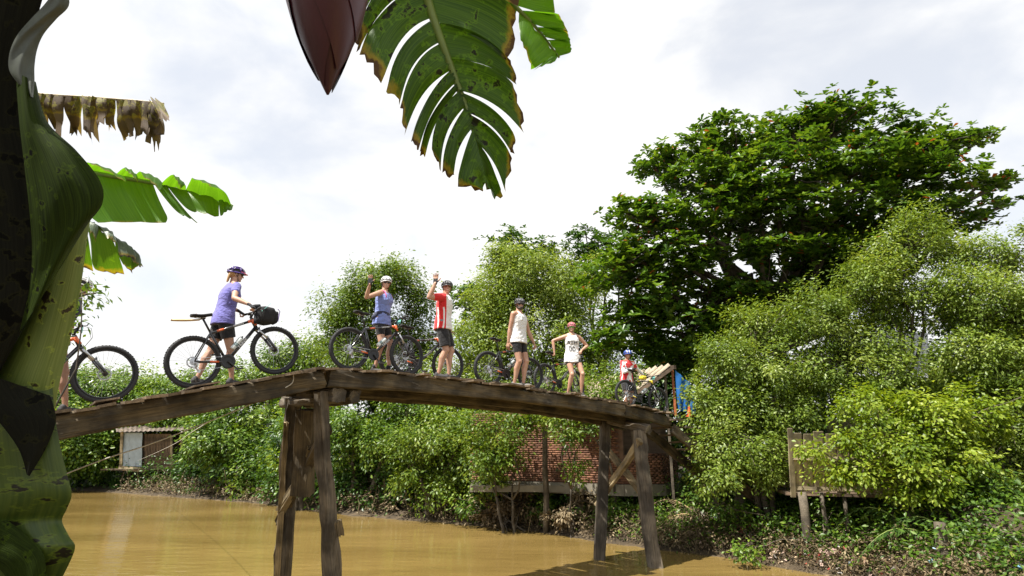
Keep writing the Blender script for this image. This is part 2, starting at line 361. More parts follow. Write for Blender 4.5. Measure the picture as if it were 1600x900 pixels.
def rosette_mesh(name, blobs, per_m2, Lf, Wf, sprig=3, shell=.45):
    c, u = blob_clumps(blobs, per_m2, shell); n = len(c)
    # each clump is a small flat tier holding several rosettes
    k = sprig; idx = np.repeat(np.arange(n), k); rc = c[idx] + rng.normal(size=(n * k, 3)) * np.array([.3, .3, .09]); ru = u[idx]
    m_ = 8; j = np.repeat(np.arange(len(rc)), m_); an = np.tile(np.arange(m_) * 2 * math.pi / m_, len(rc)) + rng.random(len(j)) * .8
    up = np.array([0, 0, 1.0]) + .35 * ru[j] + .18 * rng.normal(size=(len(rc), 3))[j]
    up /= np.linalg.norm(up, axis=1, keepdims=True)
    a = np.cross(up, np.tile([1.0, .3, .1], (len(j), 1))); a /= np.linalg.norm(a, axis=1, keepdims=True); b_ = np.cross(up, a)
    lift = (.05 + .75 * rng.random(len(j)) ** 1.5)[:, None]
    d = a * np.cos(an)[:, None] + b_ * np.sin(an)[:, None] + up * lift
    nr = up - (a * np.cos(an)[:, None] + b_ * np.sin(an)[:, None]) * lift + rng.normal(size=(len(j), 3)) * .15
    Ls = Lf * (.6 + .65 * rng.random(len(j))); Ws = Wf * (.7 + .5 * rng.random(len(j)))
    tint = np.clip(.42 + .15 * rng.normal(size=n)[idx][j] + .22 * rng.normal(size=len(j)), 0, .94); tint[rng.random(len(j)) < .012] = 1
    v, f, t_ = leaves(rc[j], nr, d, Ls, Ws, tint, True)
    return npmesh(name, v, f, {'tint': ('POINT', t_)}), c
def limb(g, a, b, ra, rb, wob=.12, n=7, side=6):
    a = Vector(a); b = Vector(b); Ln = (b - a).length; pts = []; rs = []
    ph = random.random() * 9
    for i in range(n + 1):
        t = i / n; s_ = math.sin(t * math.pi)
        q = a.lerp(b, t) + Vector((mnoise.noise((ph, t * 3, 0)), mnoise.noise((ph, 5, t * 3)), .6 * mnoise.noise((t * 3, ph, 8)) + .25)) * wob * Ln * s_
        pts.append(q); rs.append(ra + (rb - ra) * t)
    g.tube(pts, rs, side); return pts
def tree(name, label, cat, base, blobs, lm, mode='small', per=2.2, nleaf=26, sig=.3, Lf=.09, Wf=.04, trunk_r=.16, group=None, twigs=60, droop=.25, shell=.5, stems=1, bias=0., fork=.45, flat=.65):
    base = Vector(base); t = thing(name, label, cat, base, 0, group)
    if mode == 'ros': me, cl = rosette_mesh('crown', blobs, per, Lf, Wf, sprig=nleaf, shell=shell)
    else: me, cl = crown_mesh('crown', blobs, per, nleaf, sig, Lf, Wf, droop, six=(mode == 'six'), shell=shell, tintbias=bias, flat=flat)
    g = G(); cs = [P(q[0], q[1], q[2]) for q in blobs]; mid = sum(cs, Vector()) / len(cs)
    for s_ in range(stems):
        off = Vector((random.uniform(-.4, .4), random.uniform(-.3, .3), 0)) * (s_ > 0)
        my = cs[s_::stems] or cs; mm = sum(my, Vector()) / len(my)
        fk = (base + off).lerp(mm, fork); limb(g, base + off - Vector((0, 0, .3)), fk, trunk_r, trunk_r * .7, .06, side=8)
        for c_ in my:
            pts = limb(g, fk, c_, trunk_r * .55, trunk_r * .16, .15)
    tgt = cl[rng.permutation(len(cl))[:twigs]]
    for q in tgt:
        q = Vector(q); c_ = min(cs, key=lambda z_: (z_ - q).length); limb(g, c_.lerp(mid, .3), q, trunk_r * .16, .008, .14, n=5, side=4)
    obj('trunk', g, MT['bark'], t, smooth=True, world=True)
    obj('crown', me, lm, t, world=True)
    return t
def gpos(px, d, dy=0):
    x = (px - 800) / 900 * d; y = d + dy; return (x, y, float(gh(np.array(x), np.array(y))))
B = []
# -- far left, behind the bridge
GL = 'bushy trees along the far river bank on the left'
tree('riverside_tree', 'bushy green tree on the far bank, leftmost, beside the banana stem', 'tree', gpos(60, 42), [(60, 640, 39, 60, 55, 3), (100, 680, 37, 60, 60, 2.6), (20, 690, 37, 60, 60, 2), (120, 610, 40, 34, 30, 2.2), (150, 700, 37.5, 45, 45, 1.5)], MT['bush'], per=2.2, nleaf=14, sig=.45, Lf=.2, Wf=.1, group=GL, stems=2)
tree('riverside_tree', 'bushy green tree whose top shows through the wheels of the leftmost bicycle', 'tree', gpos(180, 43), [(185, 620, 41, 52, 42, 2.6), (150, 600, 42, 32, 26, 2), (225, 640, 41, 45, 36, 2.4), (170, 665, 39, 55, 30, 2)], MT['bush'], per=2.2, nleaf=14, sig=.45, Lf=.2, Wf=.1, group=GL, stems=2, bias=.1)
tree('riverside_tree', 'bushy green tree above the roof of the small stilt shack', 'tree', gpos(280, 42), [(275, 618, 41, 48, 32, 2.6), (320, 612, 41, 40, 34, 2.2), (240, 612, 42, 30, 26, 2), (290, 655, 39, 62, 28, 2)], MT['bush'], per=2.2, nleaf=14, sig=.45, Lf=.2, Wf=.1, group=GL, stems=2, bias=.12)
tree('riverside_tree', 'dark hanging green tree just right of the small stilt shack', 'tree', gpos(350, 34.5), [(330, 690, 32.5, 40, 36, 1.8), (365, 705, 32, 44, 46, 1.6), (345, 660, 34, 42, 26, 2), (395, 735, 31, 28, 34, 1.2)], MT['bush'], per=2.6, nleaf=16, sig=.4, Lf=.17, Wf=.085, group=GL, stems=2, droop=.5)
tree('riverside_tree', 'bright green tree behind the front wheel of the bicycle with the black bag', 'tree', gpos(420, 38), [(395, 595, 38, 50, 30, 2.4), (440, 575, 38, 42, 30, 2.2), (480, 556, 38, 32, 26, 2), (410, 640, 35, 60, 48, 2.4), (460, 690, 31, 34, 60, 1.6)], MT['bush'], per=2.4, nleaf=16, sig=.42, Lf=.18, Wf=.09, group=GL, stems=3, bias=.15)
tree('mangrove_tree', 'airy small-leaved tree behind the waving woman in the blue tank top', 'tree', gpos(590, 29.5), [(590, 445, 28, 62, 38, 1.7), (620, 430, 28, 36, 26, 1.3), (540, 480, 28, 42, 30, 1.5), (655, 475, 28, 22, 34, 1.2), (585, 510, 28, 80, 40, 1.8), (530, 530, 28, 40, 40, 1.5), (640, 540, 28, 52, 40, 1.8), (560, 570, 27, 70, 32, 1.8)], MT['mangrove'], per=2.2, nleaf=30, sig=.36, Lf=.13, Wf=.055, trunk_r=.17, twigs=90, shell=.3)
tree('riverside_tree', 'green overhanging bush on the bank between the two posts of the first pier', 'tree', gpos(480, 27), [(480, 665, 26.5, 42, 40, 1.3), (470, 720, 26, 36, 34, 1.1), (500, 620, 27, 30, 25, 1.2)], MT['bush'], per=2.8, nleaf=18, sig=.34, Lf=.14, Wf=.07, stems=2)
tree('riverside_tree', 'dense bush below the bridge just right of the first pier', 'tree', gpos(570, 26.5), [(560, 665, 25, 52, 34, 1.5), (600, 690, 24.5, 48, 40, 1.3), (540, 705, 25, 30, 36, 1.1), (650, 640, 25.5, 52, 26, 1.6)], MT['bush'], per=2.8, nleaf=18, sig=.33, Lf=.13, Wf=.06, stems=2, droop=.5)
tree('riverside_tree', 'pale green overhanging bush reaching down to the water in mid river view', 'tree', gpos(690, 23.8), [(680, 680, 22.5, 62, 40, 1.6), (640, 715, 22.8, 46, 38, 1.3), (715, 725, 22, 44, 46, 1.3), (740, 665, 22.5, 42, 32, 1.5), (690, 765, 21.8, 36, 24, .9)], MT['mangrove'], per=3.2, nleaf=20, sig=.3, Lf=.12, Wf=.055, stems=3, droop=.5, bias=.08)
tree('mangrove_tree', 'big pale green tree behind the two men in the middle of the bridge', 'tree', gpos(830, 25.5), [(830, 440, 25, 66, 46, 2), (775, 470, 25, 50, 44, 1.8), (890, 460, 25, 50, 46, 1.9), (750, 530, 24.5, 44, 50, 1.8), (830, 530, 24, 84, 62, 2.2), (905, 545, 24, 62, 56, 2), (800, 610, 23.5, 92, 36, 2), (900, 610, 22, 60, 36, 1.6), (790, 405, 25.5, 24, 16, 1), (700, 590, 24.5, 42, 40, 1.5)], MT['mangrove2'], per=3.2, nleaf=26, sig=.34, Lf=.12, Wf=.05, trunk_r=.2, twigs=90, bias=.04)
tree('broadleaf_tree', 'dark broad-leaved treetop rising over the pale tree behind the standing men', 'tree', gpos(815, 32), [(800, 388, 30, 30, 22, 1.5), (845, 392, 30, 24, 20, 1.4), (795, 368, 30, 12, 12, .8), (815, 430, 30, 60, 40, 2)], MT['darktree'], 'ros', per=2.3, nleaf=4, Lf=.24, Wf=.11)
tree('broadleaf_tree', 'dark small treetop peeping out left of the pale tree behind the man in red', 'tree', gpos(730, 32), [(726, 462, 30, 22, 22, 1.3), (755, 500, 30, 40, 50, 1.8)], MT['darktree'], 'ros', per=2.3, nleaf=4, Lf=.24, Wf=.11)
tree('broadleaf_tree', 'dark broad-leaved tree between the pale tree and the biggest tree', 'tree', gpos(935, 30), [(915, 385, 28, 28, 24, 1.5), (960, 392, 28, 34, 22, 1.5), (920, 425, 28, 44, 30, 1.8), (915, 365, 28, 12, 10, .7), (985, 410, 27, 24, 24, 1.3)], MT['darktree'], 'ros', per=2.3, nleaf=4, Lf=.22, Wf=.1)
# -- the biggest tree
big = [(1300, 192, 21, 62, 22, 1.6), (1240, 205, 21, 60, 24, 1.6), (1325, 172, 21, 20, 12, .9), (1385, 215, 21, 56, 22, 1.6), (1120, 205, 21, 24, 22, 1), (1160, 230, 21, 50, 26, 1.5),
       (1075, 240, 21, 48, 20, 1.3), (1020, 255, 21, 34, 16, 1), (1430, 240, 21, 52, 24, 1.4), (1500, 222, 21, 40, 11, .8), (1535, 215, 21, 16, 6, .5),
       (1100, 285, 20.5, 70, 26, 1.8), (1220, 270, 20, 90, 34, 2.2), (1350, 265, 20, 90, 34, 2.2), (1440, 290, 20.5, 70, 26, 1.8), (1530, 290, 21, 38, 11, .8), (1572, 283, 21, 16, 6, .5), (1560, 325, 21, 24, 10, .6),
       (1010, 335, 20.5, 52, 18, 1.4), (1090, 345, 20, 70, 26, 1.9), (975, 330, 21, 22, 9, .7), (1240, 345, 20, 110, 30, 2.2), (1380, 345, 20, 90, 32, 2.2), (1480, 345, 20.5, 50, 26, 1.4), (1180, 315, 20, 60, 22, 1.8),
       (985, 395, 20.5, 46, 20, 1.5), (1050, 410, 20, 74, 28, 2), (960, 430, 21, 46, 26, 1.5), (1190, 400, 19.5, 60, 16, 1.6), (1290, 395, 19.5, 60, 14, 1.4),
       (1020, 470, 20.5, 74, 32, 2), (980, 520, 21, 56, 36, 1.8), (1080, 520, 20.5, 70, 40, 1.9), (1150, 470, 20.5, 80, 40, 1.8), (1260, 460, 20.5, 90, 46, 2), (1060, 560, 21, 70, 26, 1.8), (1340, 420, 20.5, 80, 40, 1.8)]
tree('almond_tree', 'biggest tree in view, broad dark glossy leaves in spreading tiers, a few leaves red', 'tree', (9.2, 21.5, 1.2), big, MT['almond'], 'ros', per=2.9, nleaf=4, Lf=.25, Wf=.125, trunk_r=.3, twigs=170, shell=.35, fork=.5)
# -- pale bushes on the right
tree('mangrove_tree', 'pale small-leaved tree at the bridge end, left of the plank shack', 'tree', gpos(1180, 16.2), [(1190, 510, 17, 60, 34, 1.3), (1130, 560, 16.5, 44, 36, 1.1), (1200, 580, 16.3, 80, 46, 1.4), (1150, 640, 15.8, 66, 40, 1.2), (1220, 650, 15.6, 60, 44, 1.2), (1150, 700, 15, 64, 36, 1), (1120, 745, 14.8, 40, 26, .8), (1200, 735, 14.8, 46, 34, .9), (1090, 620, 16, 26, 18, .7)], MT['mangrove2'], per=5.5, nleaf=26, sig=.22, Lf=.085, Wf=.036, trunk_r=.1, twigs=220, stems=3, shell=.4)
tree('mangrove_tree', 'tall pale small-leaved tree in front of the biggest tree, over the plank shack', 'tree', gpos(1370, 16), [(1430, 355, 16.5, 40, 26, .9), (1400, 400, 16.5, 60, 36, 1.2), (1340, 450, 16.3, 70, 42, 1.3), (1430, 470, 16, 74, 50, 1.4), (1280, 500, 16.2, 66, 42, 1.3), (1350, 545, 15.8, 70, 40, 1.3), (1290, 590, 15.5, 70, 46, 1.2), (1400, 600, 15, 60, 42, 1.2), (1480, 390, 16.5, 30, 22, .8)], MT['mangrove2'], per=5.2, nleaf=26, sig=.23, Lf=.085, Wf=.036, trunk_r=.1, twigs=260, stems=3, shell=.4)
tree('mangrove_tree', 'pale small-leaved tree filling the right edge of the view', 'tree', gpos(1600, 14.5), [(1560, 400, 15.5, 60, 34, 1.2), (1520, 470, 15, 66, 50, 1.3), (1590, 480, 15, 60, 60, 1.4), (1510, 560, 14.5, 60, 50, 1.2), (1580, 590, 14, 64, 66, 1.3), (1650, 520, 14.5, 70, 90, 1.6), (1590, 680, 13.4, 54, 60, 1.1), (1650, 680, 13, 60, 80, 1.3), (1560, 760, 13, 50, 40, .9)], MT['mangrove2'], per=5.5, nleaf=28, sig=.22, Lf=.08, Wf=.034, trunk_r=.1, twigs=260, stems=3, shell=.4)
tree('riverside_shrub', 'yellow green drooping bush hanging over the plank shack walls', 'bush', gpos(1400, 13.8), [(1370, 640, 13.5, 64, 34, .8), (1450, 660, 13, 70, 44, .9), (1400, 700, 12.8, 60, 36, .7), (1490, 720, 12.6, 60, 40, .8), (1340, 735, 12.7, 36, 24, .5), (1440, 745, 12.4, 60, 26, .7), (1530, 650, 13, 50, 50, .9), (1420, 770, 12.3, 40, 12, .4), (1268, 700, 13.3, 24, 16, .25), (1325, 690, 13.2, 30, 26, .35), (1300, 742, 13.2, 26, 10, .2)], MT['yellowbush'], per=7, nleaf=17, sig=.17, Lf=.085, Wf=.045, trunk_r=.06, twigs=300, stems=3, droop=.7, shell=.3, bias=.05)
tree('riverside_shrub', 'small light green bush in front of the brick wall, left of the second pier', 'bush', gpos(885, 19.6), [(885, 680, 17.4, 30, 24, .6), (915, 665, 17.4, 26, 20, .6), (875, 650, 17.6, 30, 18, .6), (900, 725, 17.2, 20, 26, .3)], MT['mangrove'], per=4, nleaf=14, sig=.2, Lf=.1, Wf=.045, trunk_r=.05, twigs=30, shell=.2)
tree('riverside_shrub', 'light green bush overhanging the left end of the brick wall', 'bush', gpos(790, 20), [(770, 665, 19, 54, 30, .9), (830, 652, 18.6, 50, 24, .9), (765, 715, 19, 36, 40, .7), (800, 700, 18.9, 26, 22, .6), (745, 700, 20, 30, 50, .8), (760, 760, 19.4, 26, 28, .5)], MT['mangrove'], per=3.6, nleaf=17, sig=.24, Lf=.11, Wf=.05, trunk_r=.06, twigs=40, stems=2, shell=.3)
tree('riverside_shrub', 'light green bush behind the bridge between the white-vested man and the house roof', 'bush', gpos(960, 19.5), [(960, 590, 18.6, 40, 22, .8), (930, 615, 18, 44, 18, .8), (900, 640, 18, 40, 12, .6)], MT['mangrove'], per=3.6, nleaf=17, sig=.24, Lf=.11, Wf=.05, trunk_r=.05, twigs=40)
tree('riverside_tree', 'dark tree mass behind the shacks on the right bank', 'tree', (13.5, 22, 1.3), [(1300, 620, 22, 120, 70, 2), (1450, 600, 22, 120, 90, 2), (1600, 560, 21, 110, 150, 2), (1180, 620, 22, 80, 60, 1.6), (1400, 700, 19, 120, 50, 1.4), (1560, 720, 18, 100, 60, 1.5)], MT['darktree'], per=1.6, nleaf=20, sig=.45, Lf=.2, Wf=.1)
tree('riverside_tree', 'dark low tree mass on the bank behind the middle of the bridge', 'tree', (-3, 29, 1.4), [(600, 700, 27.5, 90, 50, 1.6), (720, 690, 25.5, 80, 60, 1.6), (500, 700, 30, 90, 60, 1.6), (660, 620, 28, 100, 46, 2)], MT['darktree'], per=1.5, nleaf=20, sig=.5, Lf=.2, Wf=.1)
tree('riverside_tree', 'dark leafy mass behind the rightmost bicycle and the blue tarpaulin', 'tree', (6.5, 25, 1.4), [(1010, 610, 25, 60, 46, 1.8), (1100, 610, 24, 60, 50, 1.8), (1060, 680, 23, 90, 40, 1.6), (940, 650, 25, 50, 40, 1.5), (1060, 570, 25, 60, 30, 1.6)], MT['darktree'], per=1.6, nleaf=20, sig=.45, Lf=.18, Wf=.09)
tree('riverside_shrub', 'leafy low shrub on the bank between the plank shack and the water', 'bush', (7.6, 14.2, .5), [(1300, 800, 13.6, 30, 20, .4), (1230, 815, 14, 26, 18, .4), (1130, 790, 15, 40, 26, .5), (1160, 860, 13.4, 26, 10, .3)], MT['bush'], per=4, nleaf=11, sig=.16, Lf=.09, Wf=.045, trunk_r=.03, twigs=50, stems=3, shell=.2, bias=-.05)
tree('riverside_shrub', 'dark shrub in the lower right corner of the bank', 'bush', (9.6, 10.6, .9), [(1570, 790, 12.2, 40, 40, .7), (1520, 770, 12.6, 34, 30, .6), (1600, 840, 11.4, 34, 40, .5), (1440, 790, 13.2, 44, 26, .6), (1380, 790, 13.8, 40, 22, .6)], MT['bush'], per=4, nleaf=12, sig=.2, Lf=.1, Wf=.05, trunk_r=.04, twigs=60, stems=3, shell=.3, bias=-.1)
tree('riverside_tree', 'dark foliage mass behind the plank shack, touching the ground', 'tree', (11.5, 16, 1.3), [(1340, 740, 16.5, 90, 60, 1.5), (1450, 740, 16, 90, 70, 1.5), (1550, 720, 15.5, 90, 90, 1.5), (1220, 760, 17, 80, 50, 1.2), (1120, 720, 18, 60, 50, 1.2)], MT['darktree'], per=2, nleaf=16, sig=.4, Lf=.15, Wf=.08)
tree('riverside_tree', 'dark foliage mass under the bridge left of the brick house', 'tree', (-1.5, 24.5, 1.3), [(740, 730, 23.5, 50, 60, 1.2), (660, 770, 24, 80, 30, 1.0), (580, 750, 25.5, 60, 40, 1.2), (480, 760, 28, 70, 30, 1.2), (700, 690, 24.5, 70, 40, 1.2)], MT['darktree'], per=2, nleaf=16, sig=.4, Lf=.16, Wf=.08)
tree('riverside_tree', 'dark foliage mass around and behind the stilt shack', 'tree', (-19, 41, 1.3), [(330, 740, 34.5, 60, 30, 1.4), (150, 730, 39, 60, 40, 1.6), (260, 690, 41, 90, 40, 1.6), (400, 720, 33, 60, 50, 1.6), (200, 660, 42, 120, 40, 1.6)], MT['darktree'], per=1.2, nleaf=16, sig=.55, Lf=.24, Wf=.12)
undergrowth_later = 0
tree('dry_shrub', 'brownish dry drooping shrub at the waterline under the brick house', 'bush', gpos(800, 20.2), [(790, 790, 19.6, 40, 26, .6), (825, 778, 19.6, 26, 20, .5), (765, 800, 19.8, 30, 20, .5)], MT['dry'], per=5, nleaf=9, sig=.16, Lf=.13, Wf=.045, trunk_r=.03, twigs=40, stems=2, droop=1.0, shell=.2)
tree('dry_shrub', 'pale dry shrub hanging over the water left of the second pier', 'bush', gpos(895, 19), [(890, 800, 18.2, 34, 26, .5), (905, 780, 18.6, 30, 20, .5), (870, 812, 18.2, 22, 16, .4)], MT['dry'], per=5, nleaf=9, sig=.16, Lf=.12, Wf=.04, trunk_r=.03, twigs=40, stems=2, droop=1.0, shell=.2, bias=.1)
tree('riverside_shrub', 'dark green shrub between the dry plants under the brick house', 'bush', gpos(850, 20), [(850, 790, 19.4, 30, 28, .6), (735, 790, 20.6, 36, 26, .7), (960, 800, 18, 30, 22, .5)], MT['bush'], per=4, nleaf=11, sig=.2, Lf=.12, Wf=.05, trunk_r=.03, twigs=30, stems=3, droop=.5, shell=.2, bias=-.15)
# undergrowth on the banks: nobody could count it
def undergrowth(name, label, n, f, mat_, Lf, Wf, hmax, tint=0.):
    pts = []
    while len(pts) < n:
        x, y, k = f(); z0 = float(gh(np.array(x), np.array(y)))
        if z0 > -.02: pts.append((x, y, z0, k))
    pts = np.array(pts); cnt = rng.poisson(18, n) + 4; idx = np.repeat(np.arange(n), cnt); m_ = len(idx)
    c = pts[:, :3] + np.array([0, 0, 1]) * (rng.random(n) ** 1.4 * hmax * pts[:, 3])[:, None]
    off = rng.normal(size=(m_, 3)) * np.array([.16, .16, .12]); pos = c[idx] + off; pos[:, 2] = np.maximum(pos[:, 2], .03)
    on = off / (np.linalg.norm(off, axis=1, keepdims=True) + 1e-6)
    v, fc, t_ = leaves(pos, np.array([0, -.2, 1.]) + .5 * on + .5 * rng.normal(size=(m_, 3)), on + .4 * rng.normal(size=(m_, 3)), Lf * (.6 + .8 * rng.random(m_)), Wf * (.6 + .8 * rng.random(m_)), np.clip(.45 + tint + .25 * rng.normal(size=m_), 0, 1))
    o = obj(name, npmesh(name, v, fc, {'tint': ('POINT', t_)}), mat_); tag(o, label, None, kind='stuff'); return o
def fbank(lo, hi, dmin, dmax):
    def f():
        x = random.uniform(lo, hi); d = dmin + (dmax - dmin) * random.random() ** 1.3
        return x, np.interp(x, FB[:, 0], FB[:, 1]) + d, 1.0
    return f
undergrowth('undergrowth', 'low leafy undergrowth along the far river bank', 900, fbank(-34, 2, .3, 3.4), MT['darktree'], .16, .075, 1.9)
undergrowth('undergrowth', 'low leafy undergrowth under the bridge end and shacks', 900, fbank(2, 13, .3, 5.5), MT['bush'], .11, .055, .8, -.15)
undergrowth('dry_undergrowth', 'dry brown leaves and dead plants at the foot of the bank', 620, fbank(-4, 10.5, -.05, 1.8), MT['dry'], .085, .035, .5)
undergrowth('dry_undergrowth', 'brown leaf litter and dead stalks on the lower right bank', 900, fbank(4, 10.5, -.05, 2.6), MT['dry'], .07, .02, .4, -.1)
undergrowth('dry_undergrowth', 'dry brown leaves at the waterline of the far left bank', 300, fbank(-24, -3, 0, 1.4), MT['dry'], .16, .06, .7)
undergrowth('undergrowth', 'leafy ground cover on the higher ground at the lower right', 1300, fbank(6.5, 14, 1.5, 10), MT['bush'], .11, .055, .6, -.15)

# ------------------------------------------------------------------ buildings
def dpt(px, py, z):                     # point of a sight line at height z
    tx = (px - 800) / 900; ty = (450 - py) / 900; d = (z - CAMZ) / (SP + ty * CP); return Vector((tx * d, d * (CP - ty * SP), z))
def board_obj(name, a, b, wd, th, nrm, m, parent, jit=.004):
    """a board from a to b, wd wide, th thick, facing nrm, with a slightly uneven outline"""
    a = Vector(a); b = Vector(b); x = (b - a); Ln = x.length; x.normalize(); z = Vector(nrm); z = (z - x * z.dot(x)).normalized(); y = z.cross(x)
    n = max(2, int(Ln / .35)); n = min(n, 7); g = G(); rings = []
    for i in range(n + 1):
        q = -Ln / 2 + Ln * i / n; w_ = wd / 2 + random.uniform(-jit, jit); o_ = random.uniform(-jit, jit); bz = random.uniform(-jit, jit) * .6
        rings.append([Vector((q, -w_ + o_, -th / 2 + bz)), Vector((q, w_ + o_, -th / 2 + bz)), Vector((q, w_ + o_, th / 2 + bz)), Vector((q, -w_ + o_, th / 2 + bz))])
    g.loft(rings); M = Matrix((x, y, z)).transposed().to_4x4(); M.translation = (a + b) / 2
    return obj(name, g, m, parent, world=parent is not None, M=M)
def mat_brick():
    m, n, l, b, out = newmat('red_brick')
    at = n.new('ShaderNodeAttribute'); at.attribute_name = 'tint'; r = n.new('ShaderNodeValToRGB'); e = r.color_ramp.elements
    e[0].color = (.12, .055, .034, 1); e[1].color = (.25, .118, .068, 1); l.new(at.outputs['Fac'], r.inputs[0])
    t = n.new('ShaderNodeTexCoord'); z = n.new('ShaderNodeTexNoise'); z.inputs['Scale'].default_value = 3; z.inputs['Detail'].default_value = 7; l.new(t.outputs['Object'], z.inputs[0])
    hs = n.new('ShaderNodeHueSaturation'); mr = n.new('ShaderNodeMapRange'); mr.inputs[1].default_value = .3; mr.inputs[2].default_value = .7; mr.inputs[3].default_value = .6; mr.inputs[4].default_value = 1.3
    l.new(z.outputs[0], mr.inputs[0]); l.new(mr.outputs[0], hs.inputs['Value']); l.new(r.outputs[0], hs.inputs['Color']); l.new(hs.outputs[0], b.inputs[0]); b.inputs['Roughness'].default_value = .9
    return m
MT['brick'] = mat_brick(); MT['mortar'] = plain('mortar', (.15, .09, .06), .9, var=.3, scale=5)
# brick house: plan polyline of its river wall, with the rounded corner on the right
wpl = [P(738, 750, 20.6), P(780, 751, 20.2), P(850, 753, 19.6), P(920, 757, 18.8), P(975, 757, 18.2), P(1010, 755, 18.1), P(1035, 748, 18.4), P(1052, 738, 19.2), P(1058, 732, 20.6)]
z0 = 1.42
pl = [Vector((q.x, q.y, 0)) for q in wpl]
def along(pl, step):
    out = []; carry = 0
    for a, b in zip(pl, pl[1:]):
        Ln = (b - a).length; t = carry
        while t < Ln: out.append((a.lerp(b, t / Ln), (b - a).normalized(), len(out))); t += step
        carry = t - Ln
    return out
house = thing('brick_house', 'red brick house on a concrete slab with rounded corner behind the second pier', 'house', (pl[4].x, pl[4].y, z0))
nrmf = lambda t: Vector((t.y, -t.x, 0))
vs = []; fs = []; tn = []
S = along(pl, .21); total = len(S)
for c_ in range(34):
    zc = z0 + .16 + c_ * .072
    for k, (p, t, i) in enumerate(S):
        if zc > z0 + (2.4 if p.x < P(962, 700, 18.2).x else .95 + .12 * math.sin(p.x * 3)): continue
        p2 = p + t * (.105 if c_ % 2 else 0); nn = nrmf(t); pr = random.uniform(0, .012)
        o_ = len(vs)
        for sx in (-.097, .097):
            for dy, dz in ((.05, -.029), (-.03 - pr, -.029), (-.03 - pr, .029), (.05, .029)):
                q = p2 + t * sx - nn * dy; vs.append((q.x, q.y, zc + dz))
        fs += [(o_, o_ + 4, o_ + 5, o_ + 1), (o_ + 1, o_ + 5, o_ + 6, o_ + 2), (o_ + 2, o_ + 6, o_ + 7, o_ + 3), (o_, o_ + 1, o_ + 2, o_ + 3), (o_ + 4, o_ + 7, o_ + 6, o_ + 5)]
        tn += [random.random()] * 8
me = npmesh('brick_courses', np.array(vs), np.array(fs), {'tint': ('POINT', np.array(tn))})
obj('brick_courses', me, MT['brick'], house, world=True, kind='stuff', label='red bricks laid in courses, past counting')
g = G()
for i, (a, b) in enumerate(zip(pl, pl[1:])):
    t = (b - a).normalized(); nn = nrmf(t); h = 2.45 if a.x < P(955, 700, 18.2).x else 1.0
    g.bar(a - nn * .06 + V(0, 0, z0 + h / 2), b + t * .02 - nn * .06 + V(0, 0, z0 + h / 2), .1, h)
obj('mortar_bed', g, MT['mortar'], house, world=True)
g = G()
for a, b in zip(pl, pl[1:]):
    t = (b - a).normalized(); nn = nrmf(t); g.bar(a - nn * .6 + nn * .55 + V(0, 0, z0 - .06), b + nn * -.05 + t * .03 + V(0, 0, z0 - .062), .32, .34)
g.box((pl[3].x - .5, pl[3].y + 3.0, z0 - .08), (3.4, 2.7, .1))
obj('concrete_slab', g, MT['hull'], house, world=True)
for px, d in ((790, 20.6), (850, 20), (905, 19.4), (960, 18.8), (1010, 18.6)):
    q = P(px, 780, d); g = G(); g.bar((q.x, q.y, -.4), (q.x, q.y, z0 - .2), .2, .2, up=(0, 1, 0)); obj('stilt', g, MT['hull'], house, world=True)
# tin and tile roofed house at the bridge end
rk = P(925, 595, 21.5) - P(1052, 571, 17.6); rc = [P(938, 652, 17.8), P(1052, 571, 17.6)]; rc += [rc[1] + rk, rc[0] + rk]
hh = thing('bridge_end_house', 'house with sloping pale tile roof at the far end of the bridge', 'house', (P(990, 640, 20).x, P(990, 640, 20).y, 1.5))
MT['tile'] = wood('roof_tile', (.3, .24, .17), (.5, .42, .31), (.16, .13, .1), stretch=(3, 3, 3))
e1 = rc[1] - rc[0]; e2 = rc[3] - rc[0]; rn = e1.cross(e2).normalized()
if rn.z < 0: rn = -rn
nr_, nc_ = 4, 15
for i in range(nr_):
    for j in range(nc_):
        u0 = (i + .5) / nr_; v0 = (j + .5) / nc_
        c0 = rc[0].lerp(rc[1], u0).lerp(rc[3].lerp(rc[2], u0), v0)
        w_ = e1 / nr_; d_ = (rc[3].lerp(rc[2], u0) - rc[0].lerp(rc[1], u0)) / nc_
        board_obj('roof_tile', c0 - w_ * .56 + rn * random.uniform(0, .02), c0 + w_ * .52 + rn * (.035 + random.uniform(0, .02)), d_.length * .97, .025, rn, MT['tile'], hh)
g = G(); g.bar(rc[1] + V(.05, 0, -.05), rc[2] + V(.05, 0, -.05), .08, .12); g.bar(rc[0] + V(0, 0, -.06), rc[1] + V(0, 0, -.06), .06, .1)
obj('roof_beam', g, MT['shackbrown'], hh, world=True)
g = G(); a = P(1010, 600, 18.3); b = P(1052, 572, 18); q = P(1052, 640, 18)
g.box(((rc[0].x + rc[1].x) / 2 + .2, rc[0].y + 1.6, 2.5), ((rc[1].x - rc[0].x) / 2, .06, .95)); obj('wall', g, MT['shackbrown'], hh, world=True)
for px in (1040, 1052):
    q = P(px, 600, 17.75); g = G(); g.bar((q.x, q.y, 1.2 if px == 1040 else P(px, 650, 17.75).z), (q.x, q.y, P(px, 576, 17.75).z - .04), .06, .06, up=(0, 1, 0)); obj('corner_post', g, MT['post'] if px == 1040 else plain('rust_red_paint', (.42, .13, .05), .6, var=.3), hh, world=True)
